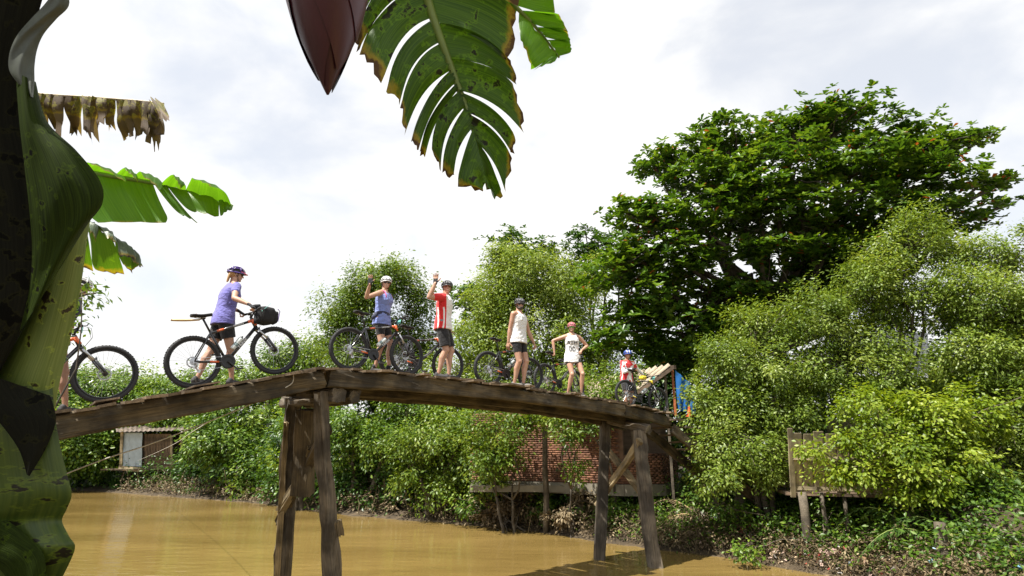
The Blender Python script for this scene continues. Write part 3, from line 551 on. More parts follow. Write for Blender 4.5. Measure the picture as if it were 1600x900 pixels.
# second roof to the right of it and the blue sheet
MT['tarp'] = plain('blue_tarpaulin', (.015, .13, .4), .45, var=.2, scale=3, bump=.5)
tA, tB, tC, tD = P(1055, 578, 17.4), P(1092, 612, 17.2), P(1086, 648, 17.1), P(1060, 640, 17.3)
vs = []; nq = 10
for i in range(nq + 1):
    for j in range(nq + 1):
        q = tA.lerp(tB, i / nq).lerp(tD.lerp(tC, i / nq), j / nq) + V(0, .05 * math.sin(i * 1.9 + j * .3), .01 * math.sin(j)); vs.append(q)
for q in list(vs): vs.append(q + V(0, .012, 0))
k1 = (nq + 1) ** 2; fs = []
for i in range(nq):
    for j in range(nq):
        a_ = i * (nq + 1) + j; f_ = (a_, a_ + nq + 1, a_ + nq + 2, a_ + 1); fs += [f_, tuple(x + k1 for x in f_[::-1])]
g = G(); g.add(vs, fs); solo('tarpaulin', g, MT['tarp'], 'bright blue tarpaulin hanging beside the house with the sloping tile roof', 'tarpaulin', smooth=True)
g = G(); q = P(1078, 651, 16.6)
g.tube([q, q + V(0, 0, .025)], [.12, .12], 4); g.tube([q + V(0, 0, .025), q + V(0, 0, .34)], [.08, .02], 14)
solo('traffic_cone', g, MT['orange'], 'orange traffic cone below the blue tarpaulin at the bridge end', 'cone', smooth=False)
# corrugated roof glimpsed through the right trees
def corrugated(a, b, c, d, waves=22, amp=.025):
    g = G(); n_ = waves * 4; a, b, c, d = map(Vector, (a, b, c, d)); nn = (b - a).cross(d - a).normalized(); vs = []
    for i in range(n_ + 1):
        for t_ in (0, .5, 1):
            vs.append(a.lerp(b, i / n_).lerp(d.lerp(c, i / n_), t_) + nn * amp * math.sin(i * math.pi / 2))
    k = len(vs); vs += [q - nn * .008 for q in vs]; fs = []
    for i in range(n_):
        for j in (0, 1):
            p_ = i * 3 + j; fs += [(p_, p_ + 3, p_ + 4, p_ + 1), tuple(x + k for x in (p_, p_ + 1, p_ + 4, p_ + 3))]
    g.add(vs, fs); return g
zr = plain('old_zinc', (.55, .56, .57), .5, .3, .25, 2)
hz = thing('zinc_roofed_shed', 'shed with a pale corrugated zinc roof seen through the leaves at right', 'shed', (P(1390, 640, 18.5).x, P(1390, 640, 18.5).y, 1.4))
obj('roof', corrugated(P(1290, 585, 18.2), P(1450, 590, 17.6), P(1450, 520, 20.5), P(1290, 515, 21)), zr, hz, world=True)
q = P(1370, 640, 18.9); g = G(); g.box((q.x, q.y, 2.5), (1.7, .05, 1.05)); obj('wall', g, MT['shackwood'], hz, world=True)
# concrete frame ruin between the bridge end and the plank shack
cf = thing('concrete_porch', 'low grey concrete porch frame behind the leaves at the bridge end', 'porch', (P(1130, 700, 16.8).x, P(1130, 700, 16.8).y, 1.2))
for px in (1105, 1142, 1172):
    q = P(px, 650, 16.9); g = G(); g.bar((q.x, q.y, .9), (q.x, q.y, P(px, 645, 16.9).z), .2 if px == 1142 else .1, .2, up=(0, 1, 0)); obj('pillar', g, MT['hull'], cf, world=True)
g = G(); g.bar(P(1095, 646, 16.9), P(1185, 640, 16.9), .25, .09); g.bar(P(1095, 668, 16.8), P(1180, 666, 16.8), .5, .07); obj('beam', g, MT['hull'], cf, world=True)
# plank shack on stilts, right bank
sh = thing('plank_shack', 'weathered grey plank shack on stilts half hidden by the right trees', 'shack', (P(1300, 760, 14.2).x, P(1300, 760, 14.2).y, .6))
A0, A1 = P(1238, 766, 13.9), P(1470, 772, 13.2); T0, T1 = P(1236, 676, 13.9), P(1470, 676, 13.2)
nb = 13
for i in range(nb):
    u = (i + .5) / nb; a = A0.lerp(A1, u); b = T0.lerp(T1, u); wd = (A1 - A0).length / nb
    board_obj('plank', a + V(0, random.uniform(-.012, .012), random.uniform(-.05, .03)), b + V(random.uniform(-.02, .02), 0, random.uniform(-.04, .04)), wd * .93, .025, (0, -1, 0), MT['shackwood'], sh, .007)
    
for za in (.04, .56):
    a = A0.lerp(T0, za); b = A1.lerp(T1, za); board_obj('rail', a + V(-.05, -.05, 0), b + V(0, -.05, 0), .08, .05, (0, -1, 0), MT['shackwood'], sh)
board_obj('corner_board', A0 + V(-.03, -.07, -.15), T0 + V(-.05, -.07, .1), .11, .04, (0, -1, 0), MT['shackwood'], sh)
g = G(); g.box(((A0.x + A1.x) / 2, A0.y + 1.0, (A0.z + T0.z) / 2), ((A1.x - A0.x) / 2, .04, (T0.z - A0.z) / 2)); obj('back_wall', g, MT['shackbrown'], sh, world=True)
g = G(); g.bar(A0 + V(0, .7, -.08), A1 + V(0, .7, -.08), 1.5, .06); obj('floor', g, MT['shackbrown'], sh, world=True)
for px, d, r_ in ((1256, 13.7, .1), (1318, 13.6, .045), (1288, 13.6, .05), (1392, 13.3, .05), (1462, 13.2, .06), (1270, 15, .06), (1400, 14.6, .06)):
    q = P(px, 780, d); z_ = float(gh(np.array(q.x), np.array(q.y))); g = G(); limb(g, (q.x, q.y, z_ - .4), (q.x + random.uniform(-.05, .05), q.y, A0.z - .03), r_ * 1.1, r_, .02, n=4, side=8); obj('stilt', g, MT['post'], sh, smooth=True, world=True)
# far left stilt shack
fs_ = thing('stilt_shack', 'small wooden stilt shack with a blue grey sheet door over the water at left', 'shack', (P(235, 740, 36.4).x, P(235, 740, 36.4).y, 1.0))
D = 36.0
for i in range(3):
    px = 196 + i * 10.2; board_obj('zinc_sheet', P(px, 728 + i * .4, D), P(px + 1, 676, D), .41, .03, (0, -1, 0), MT['zinc'], fs_, .01)
board_obj('door_frame', P(189, 730, D - .1), P(191, 672, D - .1), .16, .08, (0, -1, 0), MT['shackwood'], fs_)
for i in range(9):
    px = 228 + i * 4.6; board_obj('plank', P(px, 727 + random.random() * 3, D + .1), P(px + .5, 678, D + .1), .17, .03, (0, -1, 0), MT['shackbrown'], fs_, .008)
for px in (268, 284): board_obj('window_post', P(px, 728, D), P(px, 680, D), .13, .07, (0, -1, 0), MT['shackwood'], fs_)
board_obj('window_sill', P(264, 722, D - .08), P(292, 723, D - .08), .3, .08, (0, -1, 0), MT['shackwood'], fs_)
board_obj('floor_beam', P(186, 731, D - .1), P(228, 735, D - .1), .26, .1, (0, -1, 0), MT['shackwood'], fs_)
board_obj('floor_beam', P(228, 731, D), P(296, 729, D), .2, .1, (0, -1, 0), MT['shackbrown'], fs_)
g = G(); c_ = P(240, 703, D + 1.9); g.box((c_.x, c_.y, c_.z), (1.9, .05, 1.05)); g.box((c_.x, c_.y - .9, P(240, 731, D).z - .1), (2.0, .95, .04)); obj('back_wall', g, MT['shackbrown'], fs_, world=True)
obj('roof', corrugated(P(182, 675, D - .4), P(298, 672, D - .4), P(300, 664, D + 2.3), P(180, 666, D + 2.3), 16, .03), plain('rusty_zinc', (.14, .11, .09), .7, .2, .4, 2), fs_, world=True)
for px in (193, 205, 228, 244, 262, 285): q = P(px, 735, D + random.uniform(0, 1.4)); g = G(); g.tube([(q.x, q.y, -.5), (q.x, q.y, P(px, 732, D).z)], [.07, .06], 6); obj('stilt', g, MT['shackbrown'], fs_, world=True)
# poles in the water
for k, (px, y0_, y1_, d, lab) in enumerate(((366, 728, 784, 30.5, 'thin leaning pole at the waterline left of the first pier'), (296, 745, 774, 33, 'short thin pole standing in the water near the stilt shack'), (325, 726, 776, 32, 'thin dark pole under the bush right of the stilt shack'))):
    a = P(px, y1_, d); g = G(); limb(g, (a.x, a.y, -.5), P(px + 5, y0_, d), .055, .045, .02, n=4); solo('pole', g, MT['post'], lab, 'pole', True, 'poles at the far left waterline')
a = P(852, 780, 18.9); g = G(); limb(g, (a.x, a.y, float(gh(np.array(a.x), np.array(a.y))) - .3), P(851, 668, 18.9), .1, .085, .02, n=5, side=8); solo('tree_stump_post', g, MT['bark'], 'dark upright trunk post in front of the brick wall', 'post', True)

# ------------------------------------------------------------------ the footbridge
UB = Vector((.731, .682, 0)); NB_ = Vector((.682, -.731, 0))     # along, and towards the camera side
def zdeck(x): return float(np.interp(x, [-12, -8.5, -5.4, -4.14, -3.2, -2.3, -1.36, .2, 1.4, 2.8, 3.6, 4.6, 6.2], [1.5, 2.05, 3.07, 3.5, 3.84, 3.88, 3.86, 3.82, 3.75, 3.64, 3.54, 3.25, 2.3]))
def deck(x, off=0.): return Vector((x, 12.14 + .933 * x, zdeck(x))) + NB_ * off   # off > 0: nearer the camera
NEAR, FAR = .36, -1.12
br = thing('footbridge', 'old wooden plank footbridge on two timber piers spanning the river', 'footbridge', (deck(-2.95, 0).x, deck(-2.95).y, 0))
def roughbeam(name, pts, wd, ht, m, parent, step=.2, jit=.022, label=None):
    """squared timber through pts (world), local x along its length"""
    a = Vector(pts[0]); b = Vector(pts[-1]); x = (b - a).normalized(); y = Vector((0, 0, 1)).cross(x)
    if y.length < .2: y = Vector((0, 1, 0)).cross(x) if abs(x.x) < .9 else Vector((0, 1, 0))
    y.normalize(); z = x.cross(y); M = Matrix((x, y, z)).transposed().to_4x4(); M.translation = a; Mi = M.inverted()
    g = G(); rings = []; cum = [0]
    for p, q in zip(pts, pts[1:]): cum.append(cum[-1] + (Vector(q) - Vector(p)).length)
    n = max(3, int(cum[-1] / step)); ph = random.random() * 50
    for i in range(n + 1):
        s_ = cum[-1] * i / n; k = max(0, min(len(pts) - 2, int(np.searchsorted(cum, s_) - 1))); c = Vector(pts[k]).lerp(Vector(pts[k + 1]), (s_ - cum[k]) / (cum[k + 1] - cum[k]))
        c = Mi @ c; ring = []
        nn = 20
        for j in range(nn):
            side = j // 5; t = (j % 5) / 5; cx = [(-1, -1), (1, -1), (1, 1), (-1, 1)]; p0 = cx[side]; p1 = cx[(side + 1) % 4]
            yy = p0[0] + (p1[0] - p0[0]) * t; zz = p0[1] + (p1[1] - p0[1]) * t
            edge = .93 if t == 0 else 1
            nz_ = mnoise.noise((s_ * 1.3 + ph, yy * 1.3, zz * 1.3)) * jit * 1.6 + mnoise.noise((s_ * 6 + ph, yy * 3, zz * 3)) * jit * .8
            ring.append(Vector((c.x if 0 < i < n else c.x + random.uniform(-.02, .02), c.y + yy * edge * wd / 2 * (1 + nz_ / wd * 2), c.z + zz * edge * ht / 2 * (1 + nz_ / ht * 2))))
        rings.append(ring)
    g.loft(rings); return obj(name, g, m, parent, world=True, M=M, label=label)
def edge_pts(xs, off, dz): return [deck(x, off) + V(0, 0, dz) for x in xs]
roughbeam('side_beam', edge_pts([-8.6, -7, -5.4, -4.14, -3.15], NEAR - .02, -.175), .16, .27, MT['beam'], br)
roughbeam('side_beam', edge_pts([-3.1, -2.3, -1.36, -.5, .2, 1.4, 2.4], NEAR, -.165), .17, .25, MT['beam'], br)
roughbeam('side_beam', edge_pts([2.45, 3.1, 3.9], NEAR - .03, -.165), .16, .25, MT['beam'], br)
roughbeam('side_beam', edge_pts([-8.6, -5.4, -4.14, -3.15], FAR, -.18), .16, .27, MT['beam'], br)
roughbeam('side_beam', edge_pts([-3.1, -1.36, .2, 1.4, 2.6, 3.9], FAR, -.20), .17, .28, MT['beam'], br)
roughbeam('middle_beam', edge_pts([-3.1, -1.36, .2, 1.4, 2.6, 3.9], -.35, -.21), .15, .27, MT['beam'], br)
roughbeam('middle_beam', edge_pts([-8.6, -5.4, -4.14, -3.15], -.35, -.19), .15, .26, MT['beam'], br)
x = -8.6; k = 0; pm = [random.uniform(.0, 1) for _ in range(200)]
while x < 3.75:
    wd = random.uniform(.15, .24); c = deck(x + wd * .36); dr = (deck(x + .3) - deck(x - .3)).normalized()
    ov = random.choice([0, .02, .04, .05, .12, .2, .26]) + random.uniform(-.04, .04); of = random.uniform(-.05, .12)
    tl = random.uniform(-.02, .03); yaw = NB_ + UB * random.uniform(-.06, .06)
    up = (dr.cross(NB_)); up = up if up.z > 0 else -up
    sg = random.uniform(-.006, .006)
    a = c - yaw * (-FAR + .1 + of) + up * (-.015 + sg); b = c + yaw * (NEAR + .09 + ov) + up * (-.015 + tl * .6)
    board_obj('plank', a, b, wd * .98, .035, up + UB * random.uniform(-.05, .05), MT['plank'], br, .008)
    if random.random() < .14:           # loose patch boards lying on the deck
        q = c + NB_ * random.uniform(0, .2); L_ = random.uniform(.25, .45)
        board_obj('patch_board', q - yaw * .3 + up * .022, q + yaw * (.22 + random.random() * .12) + up * (.03 + random.uniform(0, .02)), L_, .02, up, MT['plank'], br, .012)
    x += wd * .731 * 1.04
# end steps down to the bank
for i in range(9):
    xx = 3.85 + i * .27; zz = 3.36 - i * .19
    c = Vector((xx, 12.14 + .933 * 3.85 + (xx - 3.85) * .5, zz)); board_obj('step', c + V(-.25, .7, 0), c + V(.5, -.45, random.uniform(-.02, .04)), .27, .04, (0, 0, 1), MT['plank'], br, .012)
c0 = Vector((3.8, 12.14 + .933 * 3.8, 3.25)); c1 = Vector((6.3, c0.y + 1.25, 1.35))
roughbeam('stair_beam', [c0 + V(.35, -.4, -.12), c1 + V(.35, -.4, -.1)], .12, .24, MT['beam'], br); roughbeam('stair_beam', [c0 + V(-.15, .55, -.12), c1 + V(-.1, .55, -.1)], .12, .24, MT['beam'], br)
def H0(px, py): return dpt(px, py, 0.0)
# first pier
top = deck(-2.94, NEAR - .1); farTop = top - NB_ * 1.5
zc1 = top.z - .38
foot_n = P(518, 900, 8.75); foot_f = P(441, 900, 10.1)
def ext(a, b, z): t = (z - a.z) / (b.z - a.z); return a + (b - a) * t
n_top = P(503, 662, 8.95); f_top = P(456, 640, 10.15)
roughbeam('post', [ext(n_top, foot_n, -.9), ext(n_top, foot_n, zc1 + .02)], .19, .19, MT['post'], br, jit=.03)
roughbeam('post', [ext(f_top, foot_f, -.9), ext(f_top, foot_f, zc1 + .02)], .25, .24, MT['post'], br, jit=.035)
roughbeam('crossbeam', [top + NB_ * .12 + V(0, 0, -.41) - UB * .02, farTop - NB_ * .42 + V(0, 0, -.40) - UB * .02], .22, .22, MT['post'], br)
roughbeam('crossbeam', [top + NB_ * .1 + V(0, 0, -.41) + UB * .26, farTop - NB_ * .1 + V(0, 0, -.41) + UB * .26], .18, .2, MT['beam'], br)
roughbeam('inner_post', [ext(P(480, 660, 9.6), P(478, 690, 9.6), 1.9), P(480, 640, 9.7)], .3, .3, MT['beam'], br)
roughbeam('brace', [P(437, 800, 10.0), P(476, 735, 9.75)], .12, .12, MT['brace'], br); roughbeam('brace', [P(472, 742, 9.8), P(486, 700, 9.5)], .1, .12, MT['brace'], br)
roughbeam('brace', [P(436, 815, 10.25), P(512, 668, 9.2)], .13, .14, MT['beam'], br)
roughbeam('post_splint', [P(434, 900, 9.95), P(447, 660, 9.98)], .07, .08, MT['brace'], br, jit=.02)
roughbeam('post_splint', [P(530, 838, 8.65), P(527, 815, 8.65)], .06, .1, MT['beam'], br)
# second pier
fn = H0(1022, 886); ff_ = H0(937, 874); nt = P(998, 683, 14.35); ft = P(946, 660, 15.45)
roughbeam('post', [ext(nt, fn, -.9), ext(nt, fn, nt.z + .14)], .30, .30, MT['post'], br, jit=.03)
roughbeam('post', [ext(ft, ff_, -.9), ext(ft, ff_, ft.z + .1)], .26, .26, MT['post'], br, jit=.02)
roughbeam('crossbeam', [nt + NB_ * .35 + V(0, .15, .20), ft - NB_ * .3 + V(0, .12, .14)], .2, .2, MT['post'], br)
roughbeam('brace', [P(932, 790, 15.15), P(1000, 688, 14.15)], .1, .17, MT['brace'], br)
roughbeam('brace', [P(948, 700, 15.75), P(1003, 772, 14.75)], .1, .15, MT['brace'], br)
# wires
def wire(name, pts, r, m, label, cat): 
    out = []
    for i in range(len(pts) - 1):
        for k in range(6): 
            t = k / 6; p0 = pts[max(i - 1, 0)]; p1 = pts[i]; p2 = pts[i + 1]; p3 = pts[min(i + 2, len(pts) - 1)]
            out.append(.5 * ((2 * p1) + (p2 - p0) * t + (2 * p0 - 5 * p1 + 4 * p2 - p3) * t * t + (3 * p1 - p0 - 3 * p2 + p3) * t ** 3))
    out.append(pts[-1]); g = G(); g.tube(out, r, 6); return solo(name, g, m, label, cat, True)
wire('rope', [P(458, 583, 8.5), P(456, 599, 8.45), P(430, 613, 8.35), P(395, 630, 8.3), P(330, 657, 8.1), P(240, 692, 7.8), P(170, 715, 7.6), P(104, 740, 7.4), P(20, 775, 7.1)], .008, MT['rope'], 'pale rope tied to the bridge rail beam and running down to the lower left', 'rope')
wire('cable', [P(330, 657, 8.1), P(300, 675, 11), P(262, 699, 18), P(215, 720, 35.6)], .006, MT['rope'], 'thin second cable running from the pale rope down to the stilt shack', 'cable')

# ------------------------------------------------------------------ bicycles
def text_mesh(s, size, ext=.0008, name='lettering'):
    cu = bpy.data.curves.new(name, 'FONT'); cu.body = s; cu.size = size; cu.extrude = ext; cu.resolution_u = 2; cu.align_x = 'CENTER'; cu.align_y = 'CENTER'
    o = bpy.data.objects.new(name, cu); C.objects.link(o); me = bpy.data.meshes.new_from_object(o.evaluated_get(bpy.context.evaluated_depsgraph_get()))
    bpy.data.objects.remove(o); bpy.data.curves.remove(cu); me.name = name; me.materials.clear(); return me
R_ = .365
RH, BBp, FH = V(-.46, 0, R_), V(-.03, 0, .30), V(.67, 0, R_)
SEATT, HT, HB, CR = V(-.20, 0, .76), V(.395, 0, .87), V(.44, 0, .75), V(.455, 0, .715)
def build_bike():
    t = thing('bicycle', '', 'bicycle')
    # frame
    g = G(); g.tube([BBp, SEATT], [.019, .017], 12); g.tube([SEATT + V(.005, 0, -.03), HT + V(0, 0, -.02)], [.016, .02], 12); g.tube([BBp, HB], [.024, .026], 12)
    g.tube([HB + V(.005, 0, -.02), HT + V(-.002, 0, .02)], [.027, .026], 12); g.tube([BBp - V(0, .036, 0), BBp + V(0, .036, 0)], [.024, .024], 12)
    for s_ in (-1, 1):
        g.tube([BBp + V(0, .02 * s_, 0), BBp + V(-.1, .05 * s_, .01), RH + V(0, .065 * s_, 0)], [.013, .012, .011], 8)
        g.tube([SEATT + V(0, .02 * s_, -.03), SEATT + V(-.08, .05 * s_, -.14), RH + V(0, .065 * s_, 0)], [.010, .009, .009], 8)
    fr = obj('frame', g, MT['blackpaint'], t, smooth=True)
    g = G(); dT = (HT - SEATT)
    for s_ in (-1, 1): pass
    g.tube([SEATT + dT * .16 + V(0, 0, -.026), SEATT + dT * .32 + V(0, 0, -.0245)], [.0182, .019], 12); obj('orange_trim', g, MT['orange'], fr, smooth=True); g = G(); g.tube([SEATT + dT * .90 + V(0, 0, -.02), HT + V(.0, 0, -.018)], [.0222, .0235], 12)
    obj('orange_trim', g, MT['orange'], fr, smooth=True); g = G(); g.tube([HB + V(-.0, 0, .02), HT + V(0, 0, .0)], [.0285, .0285], 12);
    obj('orange_trim', g, MT['orange'], fr, smooth=True); g = G(); g.tube([BBp + V(-.12, -.0525, .013), BBp + V(-.24, -.058, .035)], [.0135, .0125], 8)
    obj('orange_trim', g, MT['orange'], fr, smooth=True)
    for s_, rot in ((-1, 0), (1, math.pi)):
        for me_, pos, di, sz in ((text_mesh('TRINX', .062), BBp.lerp(HB, .52), (HB - BBp), 1), (text_mesh('HENSON', .036), SEATT.lerp(HT, .66) + V(0, 0, -.022), dT, 1), (text_mesh('HENSON', .034), BBp.lerp(RH, .5) + V(0, .033 * s_, .015), (BBp - RH), 1)):
            x = di.normalized() * (1 if s_ < 0 else -1); nn = V(0, s_, 0); y = nn.cross(x); M = Matrix((x, y, nn)).transposed().to_4x4(); M.translation = pos + nn * .0245
            obj('lettering', me_, MT['white'], fr, M=M)
    # wheels
    def wheel(nm, c, fl):
        g = G(); g.torus((0, 0, 0), R_ - .028, .028, 44, 10)
        for k in range(60):
            a = 2 * math.pi * k / 60
            for y_ in ((-.012, .012) if k % 2 else (0,)):
                R3 = Matrix.Rotation(-a, 3, 'Y'); g.box((math.cos(a) * (R_ - .0015), y_, math.sin(a) * (R_ - .0015)), (.003, .006, .007), R3)
        wv = obj(nm, g, MT['rubber'], t, smooth=False, M=Matrix.Translation(c)); wv.data.polygons.foreach_set('use_smooth', [i < 440 for i in range(len(wv.data.polygons))])
        g = G(); g.torus((0, 0, 0), R_ - .062, .013, 44, 8, rz=.016); obj('rim', g, MT['blackmetal'], wv, smooth=True)
        g = G()
        for k in range(28):
            a = 2 * math.pi * k / 28; s_ = -1 if k % 2 else 1; o_ = .35 * (1 if (k // 2) % 2 else -1)
            g.tube([(math.cos(a + o_) * .02, s_ * .03, math.sin(a + o_) * .02), (math.cos(a) * (R_ - .065), 0, math.sin(a) * (R_ - .065))], .0014, 4, False)
        obj('spokes', g, MT['silver'], wv)
        g = G(); g.tube([(0, -.055, 0), (0, -.03, 0), (0, -.028, 0), (0, .028, 0), (0, .03, 0), (0, .055, 0)], [.014, .03, .018, .018, .03, .014], 14)
        obj('hub', g, MT['blackmetal'], wv, smooth=False)
        g = G(); g.torus((0, .042, 0), .07, .0085, 24, 4, rz=.0012)
        for k in range(6):
            a = k * math.pi / 3; g.bar((0, .042, 0), (math.cos(a) * .07, .042, math.sin(a) * .07), .002, .006, up=(0, 1, 0))
        obj('brake_disc', g, MT['silver'], wv); return wv
    rw = wheel('rear_wheel', RH, 0); fw = wheel('front_wheel', FH, 1)
    g = G()
    for k, r in enumerate((.055, .048, .041, .035, .029, .024)): g.tube([(0, -.032 - k * .005, 0), (0, -.035 - k * .005, 0)], [r, r], 18)
    obj('cassette', g, MT['silver'], rw)
    # fork
    g = G(); g.bar(CR + V(0, -.07, 0), CR + V(0, .07, 0), .035, .04); g.tube([CR, HB + V(.003, 0, -.02)], .022, 10)
    for s_ in (-1, 1):
        m_ = CR.lerp(FH, .48) + V(.012, .06 * s_, 0); g.tube([m_, CR.lerp(FH, .9) + V(.006, .06 * s_, 0), FH + V(0, .06 * s_, 0)], [.022, .02, .016], 10)
    g.tube([CR.lerp(FH, .5) + V(.02, -.06, 0), CR.lerp(FH, .42) + V(.05, 0, .02), CR.lerp(FH, .5) + V(.02, .06, 0)], .012, 6); g.box(FH + V(.0, .075, .05), (.02, .014, .032))
    fk = obj('fork', g, MT['blackpaint'], t, smooth=True)
    g = G()
    for s_ in (-1, 1): g.tube([CR + V(0, .06 * s_, -.01), CR.lerp(FH, .5) + V(.012, .06 * s_, 0)], .0155, 10)
    obj('fork_stanchion', g, MT['silver'], fk, smooth=True)
    # bars
    bc = V(.44, 0, .975); g = G(); g.tube([V(.385, 0, .90), bc], [.019, .017], 10); g.tube([HT + V(-.003, 0, .02), V(.385, 0, .915)], .018, 10)
    g.tube([bc + V(-.025, -.34, .015), bc + V(-.006, -.12, .012), bc, bc + V(-.006, .12, .012), bc + V(-.025, .34, .015)], [.011, .012, .0155, .012, .011], 10)
    hb = obj('handlebar', g, MT['blackmetal'], t, smooth=True)
    for s_ in (-1, 1):
        g = G(); g.tube([bc + V(-.0255, .345 * s_, .015), bc + V(-.017, .225 * s_, .0135)], .0165, 10); obj('grip', g, MT['rubber'], hb, smooth=True)
        g = G(); g.box(bc + V(.005, .19 * s_, .0), (.02, .02, .014)); g.tube([bc + V(.02, .19 * s_, -.002), bc + V(.065, .22 * s_, -.004), bc + V(.055, .31 * s_, -.006), bc + V(.06, .325 * s_, -.004)], [.006, .006, .006, .007], 6)
        obj('brake_lever', g, MT['blackmetal'], hb)
        g = G(); g.tube([bc + V(.03, .17 * s_, 0), bc + V(.12, .1 * s_, -.03), bc + V(.13, .05 * s_, -.14), CR + V(.03, .03 * s_, .02)], .0028, 5); obj('brake_cable', g, MT['blackmetal'], hb)
    g = G(); g.box(bc + V(.035, .0, -.03), (.004, .055, .04), Matrix.Rotation(.25, 3, 'Y')); obj('number_card', g, MT['teal'], hb)
    # saddle
    st = V(-.275, 0, 1.0); g = G(); g.tube([SEATT, st + V(.01, 0, -.05)], .0145, 10); g.box(st + V(.01, 0, -.045), (.03, .02, .012)); obj('seatpost', g, MT['blackmetal'], t, smooth=True)
    g = G(); rings = []
    for i in range(12):
        u = i / 11; xx = -.14 + .28 * u; wd = .072 * (1 - u) ** .75 + .019 if u < .97 else .012; wd *= min(1, .55 + u * 5); zt = .012 * math.cos(u * 5) * (1 - u) + .004; ring = []
        for k in range(12):
            a = 2 * math.pi * k / 12; ring.append(st + V(xx, math.cos(a) * wd, (math.sin(a) * (.017 if math.sin(a) > 0 else .03)) + zt))
        rings.append(ring)
    g.loft(rings); sd = obj('saddle', g, MT['blackcloth'], t, smooth=True)
    g = G(); g.box(st + V(-.105, 0, .017), (.032, .05, .008)); obj('saddle_patch', g, MT['orange'], sd)
    g = G()
    for s_ in (-1, 1): g.tube([st + V(-.09, .03 * s_, -.02), st + V(-.02, .022 * s_, -.042), st + V(.06, .02 * s_, -.03)], .0035, 5)
    obj('saddle_rail', g, MT['silver'], sd)
    # drivetrain
    g = G(); g.torus(BBp + V(0, -.052, 0), .082, .022, 30, 4, rz=.003); g.tube([BBp + V(0, -.045, 0), BBp + V(0, -.05, 0)], [.08, .08], 24); obj('chain_guard', g, MT['blackmetal'], t)
    for s_, an in ((-1, -.9), (1, math.pi - .9)):
        e_ = BBp + V(math.cos(an) * .17, .085 * s_, math.sin(an) * .17); g = G(); g.tube([BBp + V(0, .062 * s_, 0), e_], [.015, .011], 8); ck = obj('crank', g, MT['blackmetal'], t)
        g = G(); g.box(e_ + V(0, .055 * s_, 0), (.048, .04, .011)); obj('pedal', g, MT['blackmetal'], ck)
    g = G(); g.tube([BBp + V(0, -.047, .072), RH + V(0, -.047, .042)], .0035, 5); g.tube([BBp + V(0, -.047, -.072), RH + V(.03, -.047, -.13)], .0035, 5); obj('chain', g, MT['silver'], t)
    g = G(); g.tube([RH + V(.01, -.075, -.02), RH + V(.02, -.08, -.06), RH + V(.0, -.06, -.085)], .012, 6); g.tube([RH + V(0, -.06, -.08), RH + V(.035, -.06, -.14)], [.014, .012], 6)
    g.tube([RH + V(.0, -.052, -.08), RH + V(.0, -.066, -.08)], .026, 10); g.tube([RH + V(.035, -.052, -.14), RH + V(.035, -.066, -.14)], .024, 10); obj('derailleur', g, MT['silver'], t)
    return t
def bike_matrix(xr, xf, off, lean=0., yaw=0.):
    a = deck(xr, off); b = deck(xf, off); mid = (a + b) / 2; x = (b - a).normalized(); x.rotate(Euler((0, 0, yaw)))
    y = V(0, 0, 1).cross(x).normalized(); z = x.cross(y); M = Matrix((x, y, z)).transposed().to_4x4() @ Matrix.Rotation(lean, 4, 'X') @ Matrix.Translation((-.105, 0, 0))
    M.translation = M.translation; T = Matrix.Translation(mid); return T @ M
GB = 'mountain bicycles standing along the footbridge'
proto = build_bike()
def place_bike(xr, xf, off, label, lean=0., yaw=0., first=False, steer=0., dz=.022):
    t = proto if first else copy_tree(proto)
    t.matrix_basis = Matrix.Translation((0, 0, dz)) @ bike_matrix(xr, xf, off, lean, yaw); tag(t, label, 'bicycle', GB)
    if steer:
        piv = HT; ax_ = (HB - HT).normalized(); Rm = Matrix.Translation(piv) @ Matrix.Rotation(steer, 4, ax_) @ Matrix.Translation(-piv)
        for c_ in t.children:
            if c_.name.split('.')[0] in ('fork', 'handlebar', 'front_wheel'): c_.matrix_basis = Rm @ c_.matrix_basis
    return t
def bottle(bk, label):
    M = bk.matrix_basis @ Matrix.Translation(BBp.lerp(HB, .46) + V(-.045, 0, .035)) @ (HB - BBp).to_track_quat('Z', 'Y').to_matrix().to_4x4()
    g = G(); g.tube([(0, 0, -.10), (0, 0, -.095), (0, 0, .0), (0, 0, .01), (0, 0, .02), (0, 0, .085), (0, 0, .1)], [.033, .036, .036, .033, .036, .036, .026], 14)
    t = obj('water_bottle', g, MT['bottle'], None, smooth=True, M=M); tag(t, label, 'bottle', 'water bottles in the bicycle frames')
    g = G(); g.tube([(0, 0, .1), (0, 0, .115), (0, 0, .117), (0, 0, .135)], [.024, .022, .009, .008], 10); obj('cap', g, MT['blackmetal'], t)
    g = G(); g.tube([(0, 0, -.05), (0, 0, .0)], [.0366, .0366], 14, False); obj('print_band', g, MT['print'], t, smooth=True)
MT['bottle'] = plain('frosted_bottle', (.62, .66, .66), .25, var=.08); MT['print'] = plain('bottle_print', (.2, .27, .27), .5, var=.8, scale=60)
bk0 = place_bike(-5.92, -5.07, .0, 'leftmost bicycle, mostly behind the banana stem, only its front half showing', first=True)
bk1 = place_bike(-4.40, -3.56, .06, 'bicycle with the black bag on its handlebar, pushed by the woman in the purple shirt')
bk2 = place_bike(-2.76, -1.90, .04, 'bicycle beside the waving woman in the blue tank top', steer=-.06)
bk3 = place_bike(-1.86, -1.02, -.42, 'bicycle standing behind the man in the red jersey', yaw=-.10)
bk4 = place_bike(-.40, .43, -.10, 'bicycle beside the bearded man in the white vest', yaw=-.08)
bk5 = place_bike(.98, 1.74, -.30, 'bicycle behind the woman in the printed white tank top', steer=-.25)
bk6 = place_bike(3.06, 3.80, -.05, 'bicycle with yellow parts at the far right end of the bridge', yaw=-.22)
